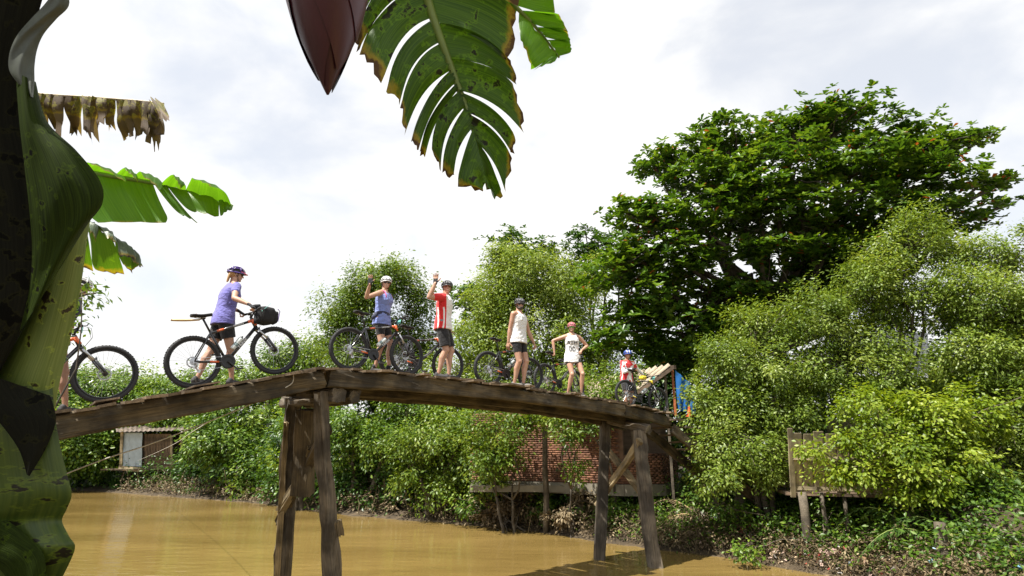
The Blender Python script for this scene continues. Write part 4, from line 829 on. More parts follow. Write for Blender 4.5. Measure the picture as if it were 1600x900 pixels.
bottle(bk1, 'pale water bottle in the frame of the bicycle with the black bag'); bottle(bk2, 'pale water bottle in the frame of the bicycle beside the waving woman')
bottle(bk4, 'white water bottle in the frame of the bicycle beside the man in the white vest'); bottle(bk6, 'clear water bottle in the frame of the rightmost bicycle')
for c_ in bk6.children:
    if c_.name.startswith('frame'):
        for d_ in c_.children:
            if d_.name.startswith('orange_trim'): d_.data = d_.data.copy(); d_.data.materials[0] = MT['yellow']; d_.name = 'yellow_trim'
# bags
def bagmesh(sx, sy, sz, seed):
    g = G(); rings = []
    for i in range(9):
        u = i / 8 * 2 - 1; s_ = (1 - abs(u) ** 4) ** .35 * .96 + .04; ring = []
        for k in range(20):
            a = 2 * math.pi * k / 20; ca, sa = math.cos(a), math.sin(a); q = (abs(ca) ** 4 + abs(sa) ** 4) ** -.25; nn = 1 + .06 * mnoise.noise((ca * 2 + seed, sa * 2, u * 2))
            ring.append(V(ca * q * sx * s_ * nn, sa * q * sy * s_ * nn, u * sz))
        rings.append(ring)
    g.loft(rings); return g
MT['purpletrim'] = plain('purple_trim', (.12, .05, .3), .6)
bag = obj('handlebar_bag', bagmesh(.13, .15, .15, 3), MT['blackcloth'], None, smooth=True, M=bk1.matrix_basis @ Matrix.Translation((.575, -.04, .90)) @ Matrix.Rotation(.25, 4, 'Y')); tag(bag, 'black bag with purple piping strapped to a bicycle handlebar', 'bag')
g = bagmesh(.045, .10, .11, 5); obj('front_pocket', g, MT['blackcloth'], bag, smooth=True, M=Matrix.Translation((.14, 0, -.01)))
g = G(); g.tube([(.172, -.1, -.08), (.186, -.1, .08), (.15, -.1, .115)], .006, 6); g.tube([(.172, .1, -.08), (.186, .1, .08), (.15, .1, .115)], .006, 6); obj('piping', g, MT['purpletrim'], bag)
g = G(); g.bar((-.1, -.152, .03), (.02, -.156, .17), .004, .018, up=(0, 1, 0)); obj('strap', g, MT['teal'], bag)
g = G(); g.tube([(-.08, 0, .14), (-.15, 0, .12), (-.22, -.05, .1)], [.03, .035, .02], 8); g.tube([(-.13, -.02, -.05), (-.1, -.02, -.13)], [.04, .05], 8); obj('mounting_strap', g, MT['blackcloth'], bag, smooth=True)
yb = obj('handlebar_bag', bagmesh(.07, .10, .055, 8), MT['yellow'], None, smooth=True, M=bk6.matrix_basis @ Matrix.Translation((.05, -.05, .87))); tag(yb, 'small yellow bag on the rightmost bicycle', 'bag'); g = G(); g.tube([(-.072, -.08, 0), (0, -.104, 0), (.072, -.08, 0)], .006, 6); obj('zip', g, MT['blackcloth'], yb)
# tan mudguard under the saddle of the bicycle with the bag
g = G(); rings = []
for i in range(10):
    u = i / 9; xx = -.30 - .36 * u; wd = .035 + .03 * math.sin(u * 2.6); zz = .945 + .035 * u ** 1.5
    rings.append([V(xx, y_ * wd, zz - .012 * abs(y_) + th) for y_, th in ((-1, 0), (0, .004), (1, 0), (1, .004), (0, .009), (-1, .004))])
g.loft(rings); obj('mudguard', g, MT['tan'], bk1, smooth=True)

# ------------------------------------------------------------------ people
def skinmat(name, c, c2):
    m, n, l, b, out = newmat(name); t = n.new('ShaderNodeTexCoord'); z = n.new('ShaderNodeTexNoise'); z.inputs['Scale'].default_value = 9; z.inputs['Detail'].default_value = 4
    l.new(t.outputs['Object'], z.inputs[0]); r = n.new('ShaderNodeValToRGB'); r.color_ramp.elements[0].position = .35; r.color_ramp.elements[1].position = .65
    r.color_ramp.elements[0].color = col(c2); r.color_ramp.elements[1].color = col(c); l.new(z.outputs[0], r.inputs[0]); l.new(r.outputs[0], b.inputs[0])
    b.inputs['Roughness'].default_value = .5; b.inputs['Subsurface Weight'].default_value = .12; b.inputs['Subsurface Radius'].default_value = (.02, .008, .004); return m
def clothmat(name, c, var=.12, rough=.85, fold=.6, fs=7.):
    m, n, l, b, out = newmat(name); t = n.new('ShaderNodeTexCoord'); mpn = n.new('ShaderNodeMapping'); mpn.inputs['Scale'].default_value = (1.2, 1.2, 2.6); mpn.inputs['Rotation'].default_value = (.5, .3, 0)
    l.new(t.outputs['Object'], mpn.inputs[0]); z = n.new('ShaderNodeTexNoise'); z.inputs['Scale'].default_value = fs; z.inputs['Detail'].default_value = 3; z.inputs['Distortion'].default_value = .8; l.new(mpn.outputs[0], z.inputs[0])
    r = n.new('ShaderNodeValToRGB'); r.color_ramp.elements[0].color = col([x * (1 - var) for x in c]); r.color_ramp.elements[1].color = col([min(1, x * (1 + var)) for x in c]); l.new(z.outputs[0], r.inputs[0])
    l.new(r.outputs[0], b.inputs[0]); b.inputs['Roughness'].default_value = rough; b.inputs['Sheen Weight'].default_value = .2
    bp = n.new('ShaderNodeBump'); bp.inputs['Strength'].default_value = fold; bp.inputs['Distance'].default_value = .03; l.new(z.outputs[0], bp.inputs['Height']); l.new(bp.outputs[0], b.inputs['Normal']); return m
def jersey(name, base, other, front=.085):
    """red jersey with white side panels that run up in curved stripes"""
    m = clothmat(name, base, .1); n = m.node_tree.nodes; l = m.node_tree.links; b = [q for q in n if q.type == 'BSDF_PRINCIPLED'][0]
    src = b.inputs[0].links[0].from_socket; t = n.new('ShaderNodeTexCoord'); w_ = n.new('ShaderNodeTexWave'); w_.bands_direction = 'Y' ; w_.inputs['Scale'].default_value = 2.9; w_.inputs['Distortion'].default_value = 1.6; w_.inputs['Detail'].default_value = 0; w_.inputs['Detail Scale'].default_value = 1.4; w_.inputs['Phase Offset'].default_value = 1.1
    l.new(t.outputs['Object'], w_.inputs[0]); th = n.new('ShaderNodeMath'); th.operation = 'GREATER_THAN'; th.inputs[1].default_value = .84; l.new(w_.outputs['Fac'], th.inputs[0])
    sp = n.new('ShaderNodeSeparateXYZ'); l.new(t.outputs['Object'], sp.inputs[0]); fr = n.new('ShaderNodeMath'); fr.operation = 'GREATER_THAN'; fr.inputs[1].default_value = front; l.new(sp.outputs['Y'], fr.inputs[0])
    lo = n.new('ShaderNodeMath'); lo.operation = 'LESS_THAN'; lo.inputs[1].default_value = 1.36; l.new(sp.outputs['Z'], lo.inputs[0])
    m1 = n.new('ShaderNodeMath'); m1.operation = 'MULTIPLY'; l.new(th.outputs[0], m1.inputs[0]); l.new(lo.outputs[0], m1.inputs[1])
    mxm = n.new('ShaderNodeMath'); mxm.operation = 'MAXIMUM'; l.new(m1.outputs[0], mxm.inputs[0]); l.new(fr.outputs[0], mxm.inputs[1])
    mc = n.new('ShaderNodeMix'); mc.data_type = 'RGBA'; l.new(mxm.outputs[0], mc.inputs[0]); l.new(src, mc.inputs[6]); mc.inputs[7].default_value = col(other); l.new(mc.outputs[2], b.inputs[0]); return m
MT['skin'] = skinmat('fair_skin', (.50, .30, .21), (.42, .225, .15)); MT['skin2'] = skinmat('tanned_skin', (.36, .19, .115), (.3, .15, .09))
MT['hair'] = plain('blond_hair', (.36, .2, .07), .55, var=.4, scale=60); MT['hairdark'] = plain('dark_hair', (.035, .022, .014), .5, var=.3, scale=60)
MT['purple'] = clothmat('purple_cotton', (.14, .13, .40), .14, fold=.9); MT['bluetop'] = clothmat('blue_cotton', (.17, .22, .5), .14, fold=.8); MT['navy'] = clothmat('navy_cloth', (.02, .025, .06))
MT['whitetop'] = clothmat('white_cotton', (.72, .72, .73), .06, fold=.8); MT['shorts'] = clothmat('black_shorts', (.008, .008, .01), .2, fold=.7); MT['greyband'] = clothmat('grey_cloth', (.2, .2, .21))
MT['redj'] = jersey('red_jersey', (.62, .02, .02), (.74, .73, .72)); MT['redj2'] = jersey('red_and_white_jersey', (.6, .03, .035), (.74, .74, .74), .3); MT['pink'] = plain('pink_strap', (.75, .1, .22), .7)
MT['glove'] = plain('black_glove', (.02, .02, .024), .8); MT['lens'] = plain('dark_lens', (.012, .01, .012), .12, coat=.5); MT['lensg'] = plain('green_mirror_lens', (.1, .5, .12), .15, .6)
MT['teeth'] = plain('teeth', (.75, .72, .68), .3, var=.02); MT['lip'] = plain('lips', (.42, .14, .11), .5); MT['eye'] = plain('dark_eye', (.03, .02, .015), .25)
MT['hwhite'] = plain('white_helmet_shell', (.66, .67, .68), .3, coat=.4); MT['hpurple'] = plain('purple_helmet_shell', (.07, .035, .22), .28, coat=.5); MT['hred'] = plain('crimson_visor', (.55, .02, .1), .3, coat=.5)
MT['hgrey'] = plain('dark_helmet_shell', (.055, .055, .06), .3, coat=.5); MT['hblue'] = plain('blue_helmet_shell', (.05, .11, .5), .3, coat=.5); MT['hpink'] = plain('pink_helmet_shell', (.55, .17, .2), .3, coat=.4); MT['foam'] = plain('black_foam', (.02, .02, .022), .8)
MT['shoe'] = plain('dark_shoe', (.03, .028, .03), .7); MT['sole'] = plain('shoe_sole', (.35, .34, .32), .7); MT['shoeg'] = plain('grey_shoe', (.16, .15, .14), .75)
def remesh(g, name, vox, smooth=6, decim=.42):
    me = g.mesh(name + '_raw'); o = bpy.data.objects.new(name, me); C.objects.link(o)
    r = o.modifiers.new('r', 'REMESH'); r.mode = 'VOXEL'; r.voxel_size = vox; r.use_smooth_shade = True
    if smooth: s_ = o.modifiers.new('s', 'SMOOTH'); s_.factor = .5; s_.iterations = smooth
    if decim: q_ = o.modifiers.new('d', 'DECIMATE'); q_.ratio = decim
    out = bpy.data.meshes.new_from_object(o.evaluated_get(bpy.context.evaluated_depsgraph_get())); out.name = name
    bpy.data.objects.remove(o); bpy.data.meshes.remove(me); out.materials.clear(); out.polygons.foreach_set('use_smooth', [True] * len(out.polygons)); return out
def ik(a, target, l1, l2, pole):
    a = Vector(a); d = Vector(target) - a; L_ = min(max(d.length, abs(l1 - l2) + .01), (l1 + l2) * .998); dn = d.normalized(); end = a + dn * L_
    x = (l1 * l1 - l2 * l2 + L_ * L_) / (2 * L_); h = math.sqrt(max(0, l1 * l1 - x * x)); p = Vector(pole); p = (p - dn * p.dot(dn)).normalized(); return a + dn * x + p * h, end
def frame(f, up=(0, 0, 1)):            # columns: right, forward, up
    f = Vector(f).normalized(); u = Vector(up); r = f.cross(u).normalized(); u = r.cross(f); return Matrix((r, f, u)).transposed()
def person(label, loc, facing, H=1.72, lean=V(0, .02, 0), look=None, wr=None, wl=None, fr_=(.11, .0), fl=(-.11, .0), footdir=(0, 1), er=(0, -1, -.3), el=(0, -1, -.3), sk='skin', female=True,
           top=('tank', 'whitetop'), shorts=('shorts', .46), hairm='hair', helmet=None, glasses='lens', shoe='shoe', glove=None, beard=False, twist=0., knee=(0, 1, 0), hand_r='rest', hand_l='rest', waist=None, bulk=1., hairlong=False, fz=(0, 0), hipdrop=0., sock=False, hem=-.09, erw=None):
    s = H / 1.75; rz = math.atan2(facing[1], facing[0]) - math.pi / 2
    t = thing('person', label, 'person', loc, rz); Wi = t.matrix_basis.inverted() if False else (Matrix.Translation(loc) @ Matrix.Rotation(rz, 4, 'Z')).inverted()
    Wr = Wi.to_3x3()
    hipz = (.93 - hipdrop) * s; pel = V(0, 0, hipz); sw = (.165 if female else .19) * s * bulk; chest = pel + V(0, 0, .36 * s) + lean * .75; neck = pel + V(0, 0, .52 * s) + lean; Rt = Matrix.Rotation(twist, 3, 'Z')
    headc = neck + V(0, .018, .145 * s) + lean * .15
    sh = {1: neck + Rt @ V(sw, 0, -.07 * s), -1: neck + Rt @ V(-sw, 0, -.07 * s)}
    hp = {1: pel + V(.095 * s, 0, -.02), -1: pel + V(-.095 * s, 0, -.02)}
    tg = {1: (Wi @ wr) if wr is not None else sh[1] + V(.06, .03, -.5 * s), -1: (Wi @ wl) if wl is not None else sh[-1] + V(-.06, .03, -.5 * s)}
    elb, wri = {}, {}
    if erw is not None: er = Wr @ Vector(erw)
    for k, pole in ((1, er), (-1, el)): elb[k], wri[k] = ik(sh[k], tg[k], .285 * s, .25 * s, Vector(pole))
    ank = {1: V(fr_[0], fr_[1], .085 * s + fz[0]), -1: V(fl[0], fl[1], .085 * s + fz[1])}; kn = {}
    for k in (1, -1): kn[k], ank[k] = ik(hp[k], ank[k], .43 * s, .42 * s, Vector(knee))
    lk = Vector(look) if look is not None else Vector((facing[0], facing[1], 0)); lk = (Wr @ lk).normalized(); Fh = frame(lk)
    f = .93 if female else 1.06; f *= bulk
    def torso(g, grow=0., lo=-.06, hi=1., shoulder=True, hem=0.):
        prof = [(-.10, .15, .105), (-.03, .168 if female else .16, .12), (.06, .15 if female else .155, .112), (.15, .128 if female else .148, .098), (.25, .142 if female else .162, .108), (.34, .152 if female else .178, .118), (.42, .150 if female else .182, .105), (.475, .11, .08), (.52, .062, .06)]
        rings = []
        for z_, hw, hd in prof:
            if z_ < lo - .001 or z_ > hi: continue
            u = max(0, z_ / .52); c = pel + V(0, 0, z_ * s) + lean * (u ** 1.3); RR = Matrix.Rotation(twist * min(1, u * 1.2), 3, 'Z')
            bust = .022 if female and .3 < z_ < .4 else 0
            if z_ > .44 and shoulder is False: hw *= .62
            ring = []
            for k in range(20):
                a = 2 * math.pi * k / 20; ca, sa = math.cos(a), math.sin(a); e_ = .8
                x_ = math.copysign(abs(ca) ** e_, ca) * (hw * s * f + grow * (1.7 if z_ < .2 else 1)); y_ = math.copysign(abs(sa) ** e_, sa) * (hd * s * f + grow * (1.6 if z_ < .2 else 1)) + (bust if sa > .3 else 0)
                ring.append(c + RR @ V(x_, y_, 0))
            rings.append(ring)
        if hem and lo <= rings_lo: pass
        g.loft(rings); return rings
    rings_lo = -9
    B_ = G(); torso(B_)
    for k in (1, -1):
        am = (.9 if female else 1.08) * bulk
        B_.cap(neck + V(0, 0, -.05 * s), sh[k], .052 * s * am, .052 * s * am); B_.cap(neck + V(0, -.01, .02), sh[k] + V(0, 0, .012), .036 * s, .036 * s); B_.cap(sh[k], sh[k].lerp(elb[k], .45), .054 * s * am, .046 * s * am); B_.cap(sh[k].lerp(elb[k], .4), elb[k], .047 * s * am, .037 * s * am)
        B_.cap(elb[k], elb[k].lerp(wri[k], .3), .037 * s * am, .040 * s * am); B_.cap(elb[k].lerp(wri[k], .3), wri[k], .040 * s * am, .025 * s * am)
        lm = f ** .5
        B_.cap(hp[k] + V(0, -.01, .02), hp[k].lerp(kn[k], .5), .088 * s * lm, .073 * s * lm); B_.cap(hp[k].lerp(kn[k], .5), kn[k], .073 * s * lm, .052 * s * lm)
        calf = kn[k].lerp(ank[k], .32) + V(0, -.018 * s, 0); B_.cap(kn[k], calf, .05 * s * lm, .056 * s * lm); B_.cap(calf, kn[k].lerp(ank[k], .72), .056 * s * lm, .036 * s * lm); B_.cap(kn[k].lerp(ank[k], .7), ank[k], .036 * s, .03 * s)
        B_.ell(kn[k] + V(0, .012, 0), (.048 * s * lm, .05 * s * lm, .055 * s))
        fd = Vector((footdir[0], footdir[1], 0)).normalized(); B_.cap(ank[k] + V(0, 0, -.03), ank[k] + fd * .14 * s + V(0, 0, -.055), .03 * s, .025 * s)
        # hand: palm, four curled fingers and a thumb
        mode = hand_r if k == 1 else hand_l; fa = (wri[k] - elb[k]).normalized()
        if mode == 'wave': fw, pn = V(0, 0, 1) * .95 + fa * .2, (Wr @ V(-.1, -1, .1))
        elif mode == 'grip': fw, pn = fa * .9 + V(0, 0, -.25), V(0, 0, -1)
        else: fw, pn = fa, V(-k, 0, 0)
        fw = fw.normalized(); pn = (pn - fw * pn.dot(fw)).normalized(); sd = fw.cross(pn) * (k if mode != 'grip' else k)
        w0 = wri[k]; hs = s * (.95 if female else 1.06)
        for q in (-.026, -.009, .009, .026): B_.cap(w0 + fw * .012 + sd * q * .6 * hs, w0 + fw * .085 * hs + sd * q * hs, .014 * hs, .0135 * hs)
        for i, (q, ln) in enumerate(((-.031, .062), (-.0105, .078), (.0105, .084), (.031, .074))):
            sp = (q * 1.25 if mode == 'wave' else q); cu = {'wave': .12 + .05 * i, 'grip': 1.35, 'rest': .55}[mode]
            a = w0 + fw * .088 * hs + sd * q * hs; d1 = (fw * math.cos(cu * .8) + pn * math.sin(cu * .8) + sd * (sp * 3 if mode == 'wave' else 0)).normalized(); d2 = (fw * math.cos(cu * 1.9) + pn * math.sin(cu * 1.9) + sd * (sp * 3 if mode == 'wave' else 0)).normalized()
            m_ = a + d1 * ln * .52 * hs; B_.cap(a, m_, .0098 * hs, .009 * hs, 8); B_.cap(m_, m_ + d2 * ln * .5 * hs, .009 * hs, .0078 * hs, 8)
        th = w0 + fw * .03 * hs + sd * .026 * hs; td = (fw * .62 + sd * (.8 if mode != 'grip' else .35) + pn * (.25 if mode != 'grip' else .8)).normalized(); B_.cap(th, th + td * .045 * hs, .0135 * hs, .0115 * hs, 8); B_.cap(th + td * .045 * hs, th + (td * .075 + fw * .012) * hs, .0115 * hs, .009 * hs, 8)
    # neck and head, one surface with the body
    hs = s ** .5 * (.97 if female else 1.03); Hp = lambda x, y, z: headc + Fh @ (V(x, y, z) * hs)
    B_.cap(neck + V(0, -.005, -.06), headc + V(0, -.01, -.03), .054 * s * (1 if female else 1.15), .05 * s * (1 if female else 1.15))
    B_.ell(Hp(0, -.008, .025), (.073 * hs, .092 * hs, .092 * hs), Fh, 16, 12); B_.ell(Hp(0, .028, -.03), (.058 * hs, .06 * hs, .074 * hs), Fh, 16, 12); B_.ell(Hp(0, .066, -.083), (.026 * hs, .022 * hs, .02 * hs), Fh)
    B_.cap(Hp(0, .084, .012), Hp(0, .106, -.026), .008 * hs, .0125 * hs, 8); B_.ell(Hp(.03, .062, -.022), (.02 * hs, .018 * hs, .016 * hs), Fh); B_.ell(Hp(-.03, .062, -.022), (.02 * hs, .018 * hs, .016 * hs), Fh); B_.ell(Hp(0, .076, .026), (.045 * hs, .014 * hs, .009 * hs), Fh)
    for k in (1, -1): B_.ell(Hp(.072 * k, -.008, -.01), (.008 * hs, .019 * hs, .031 * hs), Fh)
    obj('body', remesh(B_, 'body', .0068, 3), MT[sk], t)
    # face
    g = G(); pts = [Hp(x, .0865 - abs(x) * .42, -.052 + abs(x) * .34) for x in (-.026, -.018, -.009, 0, .009, .018, .026)]
    g.tube(pts, [.002, .006, .0075, .008, .0075, .006, .002], 8); obj('mouth', g, MT['lip'], t, smooth=True)
    g = G(); pts = [Hp(x, .0925 - abs(x) * .42, -.051 + abs(x) * .34) for x in (-.021, -.012, 0, .012, .021)]; g.tube(pts, [.0015, .0042, .005, .0042, .0015], 6); obj('teeth', g, MT['teeth'], t, smooth=True)
    for k in (1, -1):
        g = G(); g.ell(Hp(.031 * k, .076, .006), (.013 * hs, .009 * hs, .008 * hs), Fh); obj('eye', g, MT['eye'], t, smooth=True)
    if glasses:
        g = G()
        for k in (1, -1):
            g.ell(Hp(.032 * k, .088, .006), (.031 * hs, .008 * hs, .021 * hs), Fh @ Matrix.Rotation(-.25 * k, 3, 'Z'), 14, 8)
        g.cap(Hp(-.01, .096, .011), Hp(.01, .096, .011), .004, .004); 
        for k in (1, -1): g.tube([Hp(.06 * k, .078, .012), Hp(.078 * k, .03, .012), Hp(.08 * k, -.02, .006)], .0032, 6)
        obj('sunglasses', g, MT[glasses], t, smooth=True)
    if beard:
        g = G(); g.ell(Hp(0, .05, -.075), (.056 * hs, .05 * hs, .04 * hs), Fh)
        for k in (1, -1): g.ell(Hp(.048 * k, .03, -.045), (.02 * hs, .04 * hs, .045 * hs), Fh)
        obj('beard', remesh(g, 'beard', .006, 2), MT['hairdark'], t)
    g = G(); g.ell(Hp(0, -.03, .02), (.081 * hs, .085 * hs, .09 * hs), Fh, 14, 10)
    if hairlong:
        for q in range(7): g.cap(Hp(-.045 + .015 * q, -.09, -.02), Hp(-.05 + .017 * q, -.105 + .01 * (q % 2), -.105 - .012 * (q % 3)), .022, .011, 6)
    else:
        for q in range(5): g.cap(Hp(-.04 + .02 * q, -.08, 0), Hp(-.04 + .02 * q, -.085, -.05), .02, .013, 6)
    obj('hair', remesh(g, 'hair', .007, 2), MT[hairm], t)
    # helmet: foam liner, shell ribs, visor, strap
    if helmet:
        hm, hv, stripe = helmet
        g = G(); hc = Hp(0, -.005, .052); nu, nv = 20, 6; rings = []
        for j in range(nv + 1):
            ph = j / nv * math.pi / 2 * .98; ring = []
            for k in range(nu):
                a = 2 * math.pi * k / nu; ring.append(hc + Fh @ (V(math.cos(a) * .094 * math.cos(ph), math.sin(a) * .122 * math.cos(ph), -.02 + .088 * math.sin(ph) - .012 * math.cos(a) ** 2 * (1 - j / nv)) * hs))
            rings.append(ring)
        g.loft(rings); hl = obj('helmet', g, MT['foam'], t, smooth=True)
        for i, (xo, wd_) in enumerate(((0, .017), (.034, .014), (-.034, .014), (.064, .013), (-.064, .013), (.087, .01), (-.087, .01))):
            g = G(); rings = []
            for j in range(15):
                a = math.pi * (.02 + .96 * j / 14); sc_ = math.sqrt(max(.05, 1 - (xo / .1) ** 2)); yy = -math.cos(a) * .130 * sc_; zz = math.sin(a) * .098 * sc_ - .014
                tw = wd_ * (.35 + .65 * math.sin(a) ** .6); nx = xo / .1; c = V(xo * (.75 + .25 * math.sin(a)), yy, zz); rr = V(0, yy / .13, zz / .1).normalized(); rings.append([hc + Fh @ ((c + V(tw, 0, 0) - rr * .012) * hs), hc + Fh @ ((c + V(tw * .8, 0, 0) + rr * .004) * hs), hc + Fh @ ((c - V(tw * .8, 0, 0) + rr * .004) * hs), hc + Fh @ ((c - V(tw, 0, 0) - rr * .012) * hs)])
            g.loft(rings); obj('shell_rib', g, MT[stripe if (stripe and i in (1, 2)) else hm], hl, smooth=True)
        for yo in (.05, -.06):
            g = G(); pts = [hc + Fh @ (V(math.cos(a) * .093, yo, math.sin(a) * .086 - .012) * hs) for a in [math.pi * q / 10 for q in range(11)]]; g.tube(pts, .0085, 6); obj('shell_bridge', g, MT[hm], hl, smooth=True)
        g = G(); g.torus((0, 0, 0), 1, .1, 28, 6, 'Z', rz=.1); pts = [hc + Fh @ (V(x * .094, y * .124, z * .11 - .022 - .012 * x * x) * hs) for x, y, z in g.v]; g.v = [tuple(q) for q in pts]; obj('shell_rim', g, MT[hm], hl, smooth=True)
        if hv:
            g = G(); rings = []
            for j in range(9):
                a = math.pi * (.16 + .68 * j / 8); b0 = V(math.cos(a) * .094, math.sin(a) * .118, -.016); b1 = V(math.cos(a) * .085, math.sin(a) * .118 + .055 * math.sin(a) ** 2, -.026); rings.append([hc + Fh @ (q * hs) for q in (b0, b1, b1 + V(0, 0, .006), b0 + V(0, 0, .01))])
            g.loft(rings); obj('visor', g, MT[hv], hl, smooth=False)
        g = G()
        for k in (1, -1): g.tube([Hp(.082 * k, .02, .03), Hp(.074 * k, .022, -.04), Hp(.03 * k, .04, -.1), Hp(0, .045, -.112)], .0045, 6); g.tube([Hp(.082 * k, -.05, .03), Hp(.074 * k, .02, -.045)], .004, 6)
        obj('chin_strap', g, MT['blackcloth'], hl)
    # top
    kind, tm = top; g = G()
    if kind == 'tee': torso(g, .014, lo=hem)
    else: torso(g, .013, lo=hem, shoulder=False, hi=.5)
    if kind == 'tee':
        for k in (1, -1): g.cap(neck + V(0, 0, -.06 * s), sh[k] + V(0, 0, -.004), .05 * s, .064 * s * f); g.cap(sh[k], sh[k].lerp(elb[k], .42 if female else .55), .066 * s * f, .06 * s * f)
    else:
        for k in (1, -1): g.tube([neck + Rt @ (V(x_ * k, y_, z_) * s) for x_, y_, z_ in ((.09, .115, -.19), (.085, .105, -.12), (.08, .065, -.045), (.082, .0, -.002), (.08, -.06, -.04), (.085, -.095, -.12), (.09, -.1, -.19))], .021 * s, 10)
    if True:
        rg = []
        for z_, gr in ((hem, .040), (hem * .7, .037), (hem * .3, .033), (0.02, .026)):
            c = pel + V(0, 0, z_ * s); hw = (.165 if female else .16) * s * f + gr; hd = .118 * s * f + gr
            rg.append([c + V(math.cos(a) * hw, math.sin(a) * hd, .012 * math.sin(3 * a) * (z_ < -.1)) for a in [2 * math.pi * q / 20 for q in range(20)]])
        if kind != 'short': g.loft(rg)
    me_ = remesh(g, 'shirt', .009, 3)
    n_ = len(me_.vertices); a_ = np.empty(n_ * 3, np.float32); me_.vertices.foreach_get('co', a_); a_ = a_.reshape(-1, 3); cx = np.array(pel)[None, :]; d_ = a_ - cx; d_[:, 2] = 0; dn_ = d_ / (np.linalg.norm(d_, axis=1, keepdims=True) + 1e-6)
    th_ = np.arctan2(d_[:, 1], d_[:, 0]); wv = np.sin(a_[:, 2] * 60 + np.sin(th_ * 2 + 1) * 5) * np.sin(th_ * 1.5 + a_[:, 2] * 11) * .005 * np.clip(1.5 - np.abs(a_[:, 2] - pel.z - .08) * 4, .1, 1) + np.sin(th_ * 5 + a_[:, 2] * 22) * .003
    a_ += dn_ * wv[:, None]; me_.vertices.foreach_set('co', a_.ravel()); me_.update()
    shirt = obj('shirt', me_, MT[tm], t)
    # shorts
    g = G(); frac = shorts[1]; grow = .012
    rg = []
    for z_, w2 in ((-.10, .152), (-.03, .160), (.03, .150), (.05, .14)): rg.append([pel + V(math.cos(a) * (w2 * s * f + grow), math.sin(a) * (.115 * s * f + grow), z_ * s) for a in [2 * math.pi * q / 20 for q in range(20)]])
    g.loft(rg)
    for k in (1, -1):
        e_ = hp[k].lerp(kn[k], frac if frac < 1 else 1); g.cap(hp[k] + V(0, -.008, 0), hp[k].lerp(e_, .5), (.093 * s) * f ** .5, (.09 + (.012 if shorts[0] == 'loose' else 0)) * s * f ** .5)
        g.tube([hp[k].lerp(e_, .45), e_], [(.092 + (.008 if shorts[0] == 'loose' else 0)) * s * f ** .5, (.084 - .022 * frac + (.022 if shorts[0] == 'loose' else 0)) * s * f ** .5], 16)
    obj('shorts', remesh(g, 'shorts', .009, 3), MT['shorts'], t)
    if waist:
        g = G(); rg = []
        zc = waist[1]
        for z_ in (-.03, 0, .03): rg.append([pel + V(math.cos(a) * ((.15) * s * f + .03), math.sin(a) * (.105 * s * f + .03), (z_ + zc + .012 * math.sin(2 * a)) * s) for a in [2 * math.pi * q / 24 for q in range(24)]])
        g.loft(rg)
        for q in waist[2]: g.cap(pel + V(q[0], q[1], zc * s), pel + V(q[2], q[3], q[4] * s), .05, .035)
        obj('waist_garment', remesh(g, 'waist_garment', .009, 2), MT[waist[0]], t)
    # shoes
    for k in (1, -1):
        fd = Vector((footdir[0], footdir[1], 0)).normalized(); a = ank[k]; g = G(); g.cap(a + V(0, 0, -.03) - fd * .035, a + fd * .15 * s + V(0, 0, -.05), .043 * s, .036 * s); g.cap(a + V(0, 0, .0) - fd * .02, a - fd * .02 + V(0, 0, -.03), .042 * s, .044 * s)
        R3 = frame(fd); so = obj('shoe', remesh(g, 'shoe', .008, 2), MT[shoe], t); g = G(); g.box(a + fd * .055 * s + V(0, 0, -.084 * s + .008), (.04 * s, .13 * s, .011), R3); obj('sole', g, MT['sole'], so)
        if sock: g = G(); g.tube([a + V(0, 0, .01), a + V(0, 0, .07)], [.036 * s, .04 * s], 14); obj('sock', g, MT['glove'], t, smooth=True)
    if glove:
        for k in (1, -1):
            if k not in glove: continue
            mode = hand_r if k == 1 else hand_l; fa = (wri[k] - elb[k]).normalized(); w0 = wri[k]
            fw = (V(0, 0, 1) * .95 + fa * .2 if mode == 'wave' else fa * .9 + V(0, 0, -.25)).normalized(); pn = (Wr @ V(-.1, -1, .1)) if mode == 'wave' else V(0, 0, -1); pn = (pn - fw * pn.dot(fw)).normalized(); sd = fw.cross(pn) * k
            g = G()
            for q in (-.028, -.01, .01, .028): g.cap(w0 - fw * .005 + sd * q * .75, w0 + fw * .098 + sd * q * 1.05, .0185, .0165)
            g.cap(w0 + fw * .03 + sd * .02, w0 + fw * .05 + sd * .055 + pn * .01, .019, .016)
            obj('glove', remesh(g, 'glove', .006, 2), MT['glove'], t)
    return dict(shirt=me_, t=t, pel=pel, neck=neck, sh=sh, s=s, f=f, lean=lean, Rt=Rt, wri=wri, elb=elb)
def grip(bk, side, inner=0.): return bk.matrix_basis @ V(.418, side * (.27 - inner), 1.03)
def at_deck(x, off, dz=.02): return deck(x, off) + V(0, 0, dz)
u3 = UB; CAMV = lambda p: (Vector((0, 0, CAMZ)) - p)
# hidden rider behind the banana stem
p0 = at_deck(-5.55, -.30); person('person mostly hidden by the banana stem, pushing the leftmost bicycle, bare knee showing', p0, u3, 1.80, V(0, .10, 0), look=u3 + V(0, 0, -.1), wr=grip(bk0, -1) - u3 * .09, wl=grip(bk0, 1) - u3 * .09, fr_=(.12, .22), fl=(-.1, -.18), top=('tee', 'navy'), helmet=('hwhite', None, None), hand_r='grip', hand_l='grip', glove=(1, -1))
